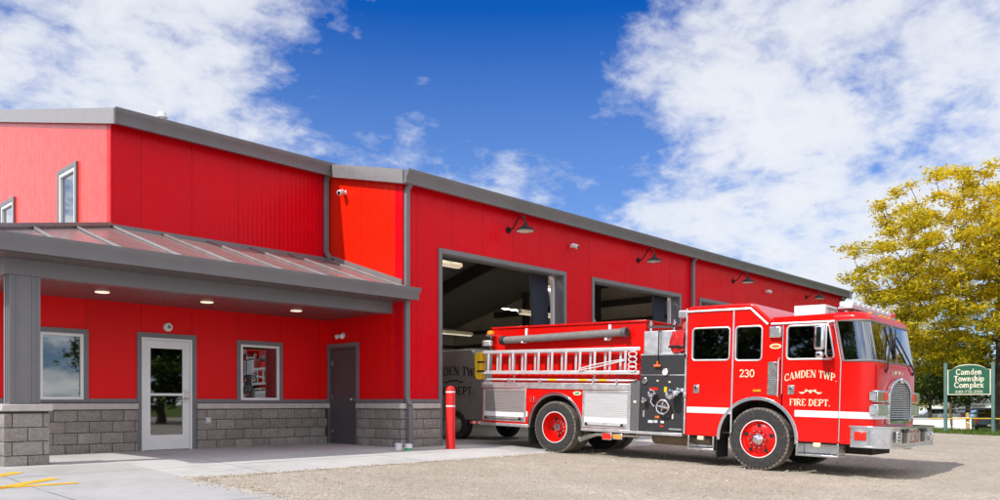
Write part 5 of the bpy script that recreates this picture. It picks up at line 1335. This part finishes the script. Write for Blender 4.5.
for x in (-1.3, -.45, .9, 1.45): q = MB(); q.box(x - .02, x + .02, -.045, .02, 1.442, 1.53); q.build('pole_clip', M['alu'], en)
t = eng_thing('yellow_bag', 'yellow vinyl equipment bag strapped on the rear end of the fire engine', 'bag')
q = MB(); pts = [(-2.30, 2.09), (-2.16, 2.115), (-2.13, 2.08), (-2.14, 1.55), (-2.18, 1.49), (-2.29, 1.50), (-2.33, 1.56), (-2.36, 2.02)]
q.prism('y', -.03, .13, pts); bo_ = q.build('bag', M['yellow'], t, bevel=.04, seg=3)
for z in (1.68, 1.88): q = MB(); q.box(-2.25, -2.02, -.04, -.031, z - .02, z + .02); q.build('strap', M['gloss_black'], bo_)

# ------------------------------------------------------------------ van inside the first bay
vx = 14.0; vt = thing('white_van', 'white township rescue van parked inside the first bay behind the engine', 'van', (vx, 13.35, 0.008))
# local: x right(+X), y into the bay; front at y=0
q = MB(); q.prism('x', .0, 2.05, [(.0, .48), (0, 1.15), (.25, 1.25), (.65, 2.12), (.85, 2.27), (6.1, 2.27), (6.2, 2.2), (6.2, .48)]); vb = q.build('body', M['van_white'], vt, bevel=.05, seg=3)
q = MB(); q.add([(.15, .30, 1.30), (1.9, .30, 1.30), (1.9, .625, 2.02), (.15, .625, 2.02)], [(0, 1, 2, 3)]); q.v = [(x, y - .015, z + .006) for x, y, z in q.v]; q.build('windshield', M['cab_glass'], vt)
q = MB(); q.box(-.02, 2.07, -.12, .1, .40, .62); q.build('bumper', M['steel_dark'], vt, bevel=.02)
q = MB(); q.box(-.006, -.001, .05, 6.1, 1.04, 1.055); q.box(-.006, -.001, 1.75, 1.765, .6, 2.2); each(q, 'side_seam', M['hose_grey'], vt)
q = MB(); q.box(.4, 1.65, -.02, .0, .75, 1.05); q.build('grille', M['gloss_black'], vt)
for x in (.08, 1.7): q = MB(); q.box(x, x + .27, -.03, -.001, .78, 1.0); q.build('headlight', M['clear_lens'], vt, bevel=.02)
for y in (1.35, 4.9):
    for x, s in ((.10, -1), (1.95, 1)):
        q = MB(); q.lathe([(.20, x + s * .11), (.22, x + s * .12), (.34, x + s * .12), (.37, x + s * .08), (.37, x - s * .12), (.2, x - s * .12)], (0, y, .37), 'x', 28); w_ = q.build('wheel', M['tyre'], vt)
        q = MB(); q.lathe([(.215, x + s * .115), (.20, x + s * .07), (.08, x + s * .10), (0, x + s * .11)], (0, y, .37), 'x', 24); q.build('rim', M['steel'], w_)
q = MB()
letters(q, 'CAMDEN TWP.', (-.004, 1.45, 1.62), (0, -1, 0), (0, 0, 1), 2.0, .22, bend=.12, wt=1.3); q.build('black_lettering', M['black_letter'], vt, sharp=0, recalc=False)
q = MB(); letters(q, 'FIRE DEPT.', (-.004, 1.45, 1.12), (0, -1, 0), (0, 0, 1), 1.5, .20, wt=1.3); q.build('black_lettering', M['black_letter'], vt, sharp=0, recalc=False)
q = MB()
for s in (-1, 1): q.tube([(-.005, 1.45 + s * .35 * t_, 1.46 + .03 * math.sin(t_ * 6)) for t_ in rng(0, 1, 8)], .018, 5)
q.build('black_scroll', M['black_letter'], vt, sharp=0, recalc=False)

# ------------------------------------------------------------------ sign, posts, barriers, cars, house beyond the lot
pl_, pr__ = at(945.6, 30.6), at(993.2, 29.6)
sg = thing('green_sign', 'green township complex sign with cream letters between two green posts', 'sign', ((pl_ + pr__) / 2))
sg.location.z = gz(sg.location.x, sg.location.y)
xd_ = (pr__ - pl_); wdt = xd_.length; ang = math.atan2(xd_.y, xd_.x); sg.rotation_euler = (0, 0, ang)
zb = sg.location.z; hw = wdt / 2
for s in (-1, 1):
    q = MB(); q.box(s * hw - .055, s * hw + .055, -.055, .055, -.1, zat(362.5, 30) - zb); q.build('post', M['green_post'], sg, bevel=.01)
zz = lambda py: zat(py, 30.1) - zb
bw_ = hw - .07
def board(gr, e0, e1, name, m, par):
    o = [(-bw_ + gr, zz(394.8) + gr), (bw_ - gr, zz(394.8) + gr), (bw_ - gr, zz(369.5) - gr * .5)] + [(bw_ * .78 * math.cos(a), zz(370.2) + (zz(364.2) - zz(370.2) - gr) * math.sin(a)) for a in rng(.12, PI - .12, 14)] + [(-bw_ + gr, zz(369.5) - gr * .5)]
    q = MB(); q.prism('y', e0, e1, o); return q.build(name, m, par)
bd = board(0, -.03, .03, 'board', M['cream'], sg)
board(.035, -.036, -.0305, 'green_face', M['green_sign'], bd)
q = MB()
for txt, y0, h_, w_ in (('Camden', 374.6, .21, .86), ('Township', 381.2, .21, 1.0), ('Complex', 387.6, .21, .98), ):
    q = MB(); letters(q, txt, (0, -.0365, zz(y0)), (1, 0, 0), (0, 0, 1), w_, h_, wt=1.25); q.build('cream_lettering', M['cream'], bd, sharp=0, recalc=False)
q = MB()
letters(q, '440-775-2015', (0, -.0365, zz(393.0)), (1, 0, 0), (0, 0, 1), .92, .10, wt=1.2)
q.build('cream_lettering', M['cream'], bd, sharp=0, recalc=False)
# white low barrier panels
def barrier(px0, px1, d, y0, y1, label):
    a, b = at(px0, d), at(px1, d * .995); c = (a + b) / 2; t = thing('white_barrier', label, 'barrier', (c.x, c.y, gz(c.x, c.y)), 'low white barriers beyond the grass', (0, 0, math.atan2(b.y - a.y, b.x - a.x)))
    hw = (b - a).length / 2; z0 = gz(c.x, c.y); zt_ = zat(y0, d) - z0
    q = MB(); q.prism('x', -hw, hw, [(-.16, -.05), (.16, -.05), (.16, .12), (.09, .3), (.07, zt_), (-.07, zt_), (-.09, .3), (-.16, .12)]); q.build('wall', M['white_wall'], t, bevel=.015)
    q = MB(); q.box(-hw, hw, -.085, .085, zt_ + .001, zt_ + .05); q.build('coping', M['white'], t)
barrier(905, 949.5, 38, 419., 431, 'long low white barrier left of the green sign post')
barrier(953, 971, 37.5, 418.3, 431, 'short low white barrier seen under the green sign')
def wpost(px, d, ytop, label, w=.06):
    p = at(px, d); p.z = gz(p.x, p.y); t = thing('wooden_post', label, 'post', p, 'yellow wooden posts near the sign')
    h_ = zat(ytop, d) - p.z; q = MB(); q.box(-w, w, -w, w, -.1, h_); q.add([(-w, -w, h_ + .001), (w, -w, h_ + .001), (w, w, h_ + .001), (-w, w, h_ + .001), (0, 0, h_ + .05)], [(0, 1, 4), (1, 2, 4), (2, 3, 4), (3, 0, 4)]); q.build('shaft', M['wood'], t)
    for z in (h_ * .75, h_ * .45): q = MB(); q.tube([(-w - .008, -w - .008, z), (w + .008, -w - .008, z), (w + .008, w + .008, z), (-w - .008, w + .008, z)], .008, 5, closed=True); q.build('wire_tie', M['steel'], t)
wpost(967.6, 34.5, 413.6, 'near yellow wooden post under the green sign, left of the blue car')
wpost(950.2, 48, 405.0, 'far yellow wooden post behind the left green sign post')
a, b = at(950.2, 48), at(985, 49)
t = thing('wire_fence', 'thin grey rail fence running behind the green sign', 'fence', (a.x, a.y, gz(a.x, a.y)))
q = MB()
for py in (406.2, 409.5, 413): q.tube([Vector((0, 0, zat(py, 48) - gz(a.x, a.y))), Vector((b.x - a.x, b.y - a.y, zat(py, 49) - gz(a.x, a.y)))], .035, 6)
each(q, 'rail', M['hose_grey'], t)
t = thing('yellow_rope', 'yellow rope strung level in front of the parked blue car', 'rope', at(967.6, 34.4, zat(418.4, 34.4)))
q = MB(); e = at(1040, 31.5, zat(418.2, 31.5)) - t.location; s = at(930, 35, zat(418.4, 35)) - t.location
q.tube([s, s * .5 + Vector((0, 0, -.02)), Vector((0, 0, 0)), e * .5 + Vector((0, 0, -.02)), e], .028, 6); q.build('rope', M['yellow'], t)
# cars
def car(p, rotz, paint, label, lenx=4.6, wid=1.85, hgt=1.72, suv=True, name='parked_car'):
    t = thing(name, label, 'car', p, None, (0, 0, rotz))
    # local: rear faces -y
    hl = lenx / 2; hwid = wid / 2
    prof = [(-hl, .35), (-hl + .02, .95), (-hl + .10, 1.05), (hl * .35, 1.02), (hl - .15, .88), (hl, .75), (hl, .35)]
    q = MB(); q.prism('x', -hwid, hwid, prof); q.build('body', paint, t, bevel=.07, seg=3)
    r0, r1 = (-hl + .12, -hl + .38) if suv else (-hl * .55, -hl * .3)
    q = MB(); f0, f1 = hl * .36, hl * .08; tw = hwid - .16; bw = hwid - .03
    q.add([(-bw, r0, 1.03), (bw, r0, 1.03), (bw, f0, 1.01), (-bw, f0, 1.01), (-tw, r1, hgt), (tw, r1, hgt), (tw, f1, hgt), (-tw, f1, hgt)], [(0, 1, 5, 4), (1, 2, 6, 5), (2, 3, 7, 6), (3, 0, 4, 7), (4, 5, 6, 7)])
    cb = q.build('cabin', paint, t, bevel=.05, seg=2)
    def gl(vs):
        g = MB(); g.add(vs, [(0, 1, 2, 3)]); g.build('window', M['glass'], cb, recalc=False)
    def lerp(a, b, f): return tuple(a[i] + (b[i] - a[i]) * f for i in range(3))
    def pane(a, b, c, d, off):
        o = Vector(off); vs = [Vector(lerp(lerp(a, b, u), lerp(d, c, u), w)) + o for u, w in ((.08, .12), (.92, .12), (.92, .88), (.08, .88))]; gl(vs)
    pane((-bw, r0, 1.03), (bw, r0, 1.03), (tw, r1, hgt), (-tw, r1, hgt), (0, -.008, .004)); pane((-bw, f0, 1.01), (bw, f0, 1.01), (tw, f1, hgt), (-tw, f1, hgt), (0, .008, .004))
    for s in (-1, 1): pane((s * bw, r0, 1.03), (s * bw, f0, 1.01), (s * tw, f1, hgt), (s * tw, r1, hgt), (s * .009, 0, .002))
    for s in (-1, 1):
        q = MB(); q.box(s * hwid - .06 - (.14 if s > 0 else 0) + .0, s * hwid - .06 + (.0 if s > 0 else .14) + (.06 if s > 0 else 0), -hl - .01, -hl + .1, .70, .98); q.build('tail_light', M['red_lens'], t)
        for y in (-hl * .62, hl * .62):
            q = MB(); q.lathe([(.2, s * (hwid - .02)), (.34, s * (hwid - .01)), (.345, s * (hwid - .06)), (.345, s * (hwid - .22)), (.2, s * (hwid - .22))], (0, y, .345), 'x', 22); w_ = q.build('wheel', M['tyre'], t)
            q = MB(); q.lathe([(.21, s * (hwid - .012)), (.19, s * (hwid - .04)), (0, s * (hwid - .02))], (0, y, .345), 'x', 18); q.build('rim', M['steel'], w_)
    q = MB(); q.box(-hwid + .05, hwid - .05, -hl - .05, -hl + .1, .36, .56); q.build('rear_bumper', M['chassis'], t, bevel=.03)
    q = MB(); q.box(-.26, .26, -hl - .062, -hl - .051, .60 - .16, .60 - .03); q.build('number_plate', M['plate'], t)
    return t
p = at(984.5, 58); p.z = gz(p.x, p.y) + .006
car(p, math.atan2(p.y, p.x) - PI / 2 + .18, M['car_blue'], 'dark blue car seen from behind, parked under the green sign')
p = at(931, 74); p.z = gz(p.x, p.y) + .006
car(p, math.atan2(p.y, p.x) + .25, M['car_silver'], 'silver car parked far off left of the green sign', hgt=1.55)
p = at(962, 82); p.z = gz(p.x, p.y) + .006
car(p, math.atan2(p.y, p.x) + .1, M['chassis'], 'dark car parked far off behind the wooden posts', hgt=1.5)
# distant houses
def house(p, rot, w, d, h, rh, wallm, label):
    t = thing('house', label, 'house', p, None, (0, 0, rot))
    q = MB(); q.prism('y', -d / 2, d / 2, [(-w / 2, 0), (w / 2, 0), (w / 2, h), (0, h + rh - .1), (-w / 2, h)]); q.build('wall', wallm, t)
    q = MB(); sl_ = rh / (w / 2)
    for s in (-1, 1): q.prism('y', -d / 2 - .3, d / 2 + .3, [(s * .002, h + rh), (s * (w / 2 + .4), h - .4 * sl_), (s * (w / 2 + .4), h - .4 * sl_ + .15), (s * .002, h + rh + .15)])
    q.build('roof', M['shingle'], t)
    for x in (-w * .25, w * .2):
        q = MB(); q.box(x - .5, x + .5, -d / 2 - .03, -d / 2 - .002, 1., 2.2); wn = q.build('window', M['white'], t); MB().box(x - .42, x + .42, -d / 2 - .04, -d / 2 - .031, 1.08, 2.12).build('pane', M['dark_in'], wn)
p = at(926, 118); p.z = gz(p.x, p.y)
house(p, math.atan2(p.y, p.x) - PI / 2 + .9, 9, 12, 2.3, 2.2, M['hall_wall'], 'low grey-roofed house far off left of the green sign')
p = at(999, 100); p.z = gz(p.x, p.y)
house(p, math.atan2(p.y, p.x) - PI / 2 + .35, 7, 9, 1.9, 1.3, M['white_wall'], 'white shed far off behind the right green sign post')

# ------------------------------------------------------------------ trees
def make_tree(name, label, base, H, cz, rx, ry, rz, ncl, nlf, lm, seed, cs=.9, ls=.15, trunk_r=.24, cat='tree', lean=(0, 0), group=None, low=0.):
    rnd = random.Random(seed)
    t = thing(name, label, cat, base, group)
    nodes = [(Vector((0, 0, -.1)), trunk_r * 1.25)]
    tm = MB(); fork = max(.6, (cz - rz) * .9)
    tp = [Vector((0, 0, -.1)), Vector((.03, .02, fork * .5)), Vector((lean[0] * .3, lean[1] * .3, fork)), Vector((lean[0] * .6, lean[1] * .6, cz)), Vector((lean[0], lean[1], cz + rz * .55))]
    tm.tube(tp, [trunk_r * 1.3, trunk_r, trunk_r * .8, trunk_r * .42, .05], 10)
    nd = [(tp[2], trunk_r * .7), ((tp[2] + tp[3]) / 2, trunk_r * .55), (tp[3], trunk_r * .4), ((tp[3] + tp[4]) / 2, trunk_r * .25)]
    cl = []
    while len(cl) < ncl:
        u = Vector((rnd.gauss(0, 1), rnd.gauss(0, 1), rnd.gauss(0, 1))).normalized()
        r = rnd.random() ** .42
        k = 1 + .26 * mnoise.noise(u * 1.7 + Vector((seed, 0, 0))) + .12 * mnoise.noise(u * 4.1 + Vector((0, seed, 0)))
        p = Vector((u.x * rx * r * k, u.y * ry * r * k, cz + u.z * rz * r * k))
        if p.z < low: continue
        cl.append(p)
    c0 = Vector((0, 0, fork)); cl.sort(key=lambda p: (p - c0).length)
    for p in cl:
        q, qr = min(nd, key=lambda n_: (n_[0] - p).length + (0 if n_[0].z <= p.z + .5 else 1.2))
        ln = (p - q).length
        if ln < .05: continue
        m = (p + q) / 2 + Vector((rnd.uniform(-.1, .1), rnd.uniform(-.1, .1), rnd.uniform(.0, .14))) * ln
        r0 = max(.022, qr * .66); r1 = max(.014, r0 * .5)
        tm.tube([q, m, p], [r0, (r0 + r1) / 2, r1], 5, caps=False)
        nd.append((m, (r0 + r1) / 2)); nd.append((p, r1))
    tm.build('trunk', M['bark'], t, sharp=60)
    lmb = MB(); V = lmb.v; Fs = lmb.f
    for p in cl:
        nn = int(nlf * rnd.uniform(.45, 1.4)); sx = cs * rnd.uniform(.7, 1.25); sz = cs * rnd.uniform(.35, .6)
        for _ in range(nn):
            c = p + Vector((rnd.gauss(0, .36) * sx, rnd.gauss(0, .36) * sx, rnd.gauss(0, .36) * sz))
            a = Vector((rnd.gauss(0, 1), rnd.gauss(0, 1), rnd.gauss(0, .6))).normalized(); b = a.cross(Vector((rnd.gauss(0, .6), rnd.gauss(0, .6), 1))).normalized()
            s = ls * rnd.uniform(.6, 1.35); a = a * s; b = b * s * .42; i0 = len(V)
            V.append(tuple(c - a)); V.append(tuple(c - b)); V.append(tuple(c + a)); V.append(tuple(c + b)); Fs.append((i0, i0 + 1, i0 + 2, i0 + 3))
    lmb.build('crown', lm, t, sharp=0, recalc=False, weld=False)
    return t
p = at(1001, 46); p.z = gz(p.x, p.y)
yt = make_tree('yellow_tree', 'large spreading tree with yellow autumn leaves rising behind the green sign', p, 15, 8.9, 8.9, 8.8, 6.6, 860, 135, M['leaf_y'], 5, cs=.86, ls=.125, trunk_r=.40, low=3.6)
p = at(930, 60); p.z = gz(p.x, p.y)
make_tree('green_tree', 'mid green drooping tree left of the green sign', p, 7, 3.9, 3.6, 3.6, 2.6, 90, 60, M['leaf_g'], 8, cs=1.1, ls=.16, trunk_r=.16, low=1.2)
p = at(968, 66); p.z = gz(p.x, p.y)
make_tree('green_tree', 'dark green tree standing behind the green sign and the blue car', p, 9, 5.0, 4.6, 4.6, 3.0, 120, 70, M['leaf_d'], 21, cs=1.3, ls=.19, trunk_r=.22, low=2.0)
p = at(900, 70); p.z = gz(p.x, p.y)
make_tree('green_tree', 'yellow-green tree beyond the lot, behind the engine cab', p, 11, 6.0, 5.5, 5.5, 5.0, 150, 60, M['leaf_y'], 33, cs=1.5, ls=.2, trunk_r=.25, low=1.4)
for i, (px, d, s_, lab) in enumerate(((880, 130, 5, 'far dark green tree on the skyline behind the engine'), (945, 135, 6, 'far dark green tree on the skyline left of the green sign'), (985, 128, 7, 'far dark green tree on the skyline behind the green sign'), (1020, 125, 9, 'far dark green tree at the right edge of the skyline'))):
    p = at(px, d); p.z = gz(p.x, p.y)
    make_tree('skyline_tree', lab, p, 9, 4.2, 7.5, 7.5, 4.2, 70, 55, M['leaf_d'], 40 + s_, cs=2.6, ls=.42, trunk_r=.3, group='dark trees along the skyline', low=.3)
c = copy_tree(yt); c.location = (50, -11, gz(50, -11)); c['label'] = 'large yellow tree right of the lot, mirrored in the engine windshield'
# trees across the road, seen mirrored in the glass of the station and the cab
first = None
for i, (x, y, lab) in enumerate(((22, -19, 'big green tree across the lot mirrored in the glass door'), (29, -16, 'yellow-green tree across the lot mirrored in the porch window'), (-13, 13, 'green tree left of the lot mirrored in the cab windows'), (-13, 21, 'green tree at the left of the lot mirrored in the cab door glass'), (36, -26, 'green tree far across the lot mirrored in the windshield'))):
    if first is None:
        first = make_tree('lot_tree', lab, (x, y, gz(x, y)), 9, 4.6, 5.0, 5.0, 4.2, 190, 70, M['leaf_g'], 77, cs=1.3, ls=.22, trunk_r=.28, group='trees across the lot', low=.5)
    else:
        c = copy_tree(first); c.location = (x, y, gz(x, y)); c.rotation_euler = (0, 0, i * 1.3); c['label'] = lab

# ------------------------------------------------------------------ light and sky
SUN_AZ = (-math.cos(R(8)), math.sin(R(8))); EL = R(46)
sd_ = Vector((SUN_AZ[0] * math.cos(EL), SUN_AZ[1] * math.cos(EL), math.sin(EL)))
sun = bpy.data.lights.new('sun', 'SUN'); sun.energy = 3.9; sun.angle = R(.55); sun.color = (1, .955, .89)
so = bpy.data.objects.new('sun', sun); C.objects.link(so); so.rotation_euler = (-sd_).to_track_quat('-Z', 'Y').to_euler()
so.location = sd_ * 60
wd = bpy.data.worlds.new('World'); SC.world = wd; wd.use_nodes = True
nt = wd.node_tree; bg = nt.nodes['Background']; bg.inputs[1].default_value = .1
sky = nt.nodes.new('ShaderNodeTexSky'); sky.sky_type = 'NISHITA'; sky.sun_disc = False
sky.sun_elevation = EL; sky.sun_rotation = math.atan2(sd_.x, sd_.y); sky.air_density = 1.; sky.dust_density = .6; sky.ozone_density = 2.5
gen = nt.nodes.new('ShaderNodeTexCoord').outputs['Generated']
sx = nt.nodes.new('ShaderNodeSeparateXYZ'); L(nt, gen, sx.inputs[0])
zz_ = math_n(nt, 'MAXIMUM', sx.outputs[2], 0.)
den = math_n(nt, 'ADD', zz_, .34)
cx_ = nt.nodes.new('ShaderNodeCombineXYZ'); L(nt, math_n(nt, 'DIVIDE', sx.outputs[0], den), cx_.inputs[0]); L(nt, math_n(nt, 'DIVIDE', sx.outputs[1], den), cx_.inputs[1])
n1 = noise(nt, cx_.outputs[0], 3.1, 9, .60, .15)
n2 = noise(nt, cx_.outputs[0], 17, 8, .62, .3)
def sdir(px, py): return (ray(px) + Vector((0, 0, (403 - py) / FP))).normalized()
cov = None
def blob(d, deg, amt, inner=.15):
    global cov
    d = Vector(d).normalized()
    vd = nt.nodes.new('ShaderNodeVectorMath'); vd.operation = 'DOT_PRODUCT'; L(nt, gen, vd.inputs[0]); vd.inputs[1].default_value = d
    mr = nt.nodes.new('ShaderNodeMapRange'); mr.interpolation_type = 'SMOOTHSTEP'; mr.inputs[1].default_value = math.cos(R(deg)); mr.inputs[2].default_value = math.cos(R(deg * inner)); mr.inputs[3].default_value = 0; mr.inputs[4].default_value = amt
    L(nt, vd.outputs['Value'], mr.inputs[0])
    if cov is None: cov = mr.outputs[0]
    else: cov = math_n(nt, 'ADD', cov, mr.outputs[0])
    return mr.outputs[0]
# banks of cloud left and right, a clear lane between them, an added unseen bright bank behind to lift the shade
blob(sdir(20, 70), 21, .20); blob(sdir(240, 60), 9, .05); blob(sdir(330, 140), 12, .17); blob(sdir(450, 180), 10, .16); blob(sdir(-250, 40), 40, .12)
blob(sdir(930, 90), 20, .18); blob(sdir(700, 70), 9, .17); blob(sdir(710, 195), 9, .15); blob(sdir(860, 190), 12, .12); blob(sdir(1300, 100), 40, .15)
blob(sdir(440, 10), 14, -.34); blob(sdir(560, 100), 10, -.24)
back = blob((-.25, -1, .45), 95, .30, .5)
near = blob((-.75, 1, .42), 42, .25, .4)  # bright off-frame cloud added for the gable wall to reflect
dens = math_n(nt, 'ADD', math_n(nt, 'ADD', math_n(nt, 'MULTIPLY', n1, 2.25), math_n(nt, 'MULTIPLY', n2, .95)), math_n(nt, 'SUBTRACT', cov, 1.20))
cm = ramp(nt, dens, [(.30, 0.), (.46, .20), (.62, .56), (.80, .86), (1., 1.)])
cshade = ramp(nt, math_n(nt, 'ADD', math_n(nt, 'MULTIPLY', n1, .6), math_n(nt, 'MULTIPLY', n2, .4)), [(.38, (9.9, 9.9, 9.9)), (.58, (9.1, 9.3, 9.6)), (.72, (7.6, 8.0, 8.8))])
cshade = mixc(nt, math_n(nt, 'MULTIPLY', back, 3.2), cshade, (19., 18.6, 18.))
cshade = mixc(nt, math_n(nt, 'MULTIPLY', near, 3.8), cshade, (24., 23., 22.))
hs = nt.nodes.new('ShaderNodeHueSaturation'); hs.inputs['Saturation'].default_value = 1.45; hs.inputs['Value'].default_value = 1.1; L(nt, sky.outputs[0], hs.inputs['Color'])
deep = mixc(nt, 1., hs.outputs[0], (.40, .80, 1.32), 'MULTIPLY')
hz = ramp(nt, zz_, [(.0, .85), (.14, .60), (.30, .32), (.44, 0.)])
c_ = mixc(nt, math_n(nt, 'MULTIPLY', hz, .72), deep, (4.6, 6.3, 9.0))
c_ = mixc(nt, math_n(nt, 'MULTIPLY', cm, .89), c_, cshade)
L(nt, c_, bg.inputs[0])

SC.view_settings.view_transform = 'Standard'; SC.view_settings.look = 'None'; SC.view_settings.exposure = 0; SC.view_settings.gamma = 1
SC.render.engine = 'CYCLES'
SC.cycles.max_bounces = 8; SC.cycles.transparent_max_bounces = 12; SC.cycles.use_denoising = True
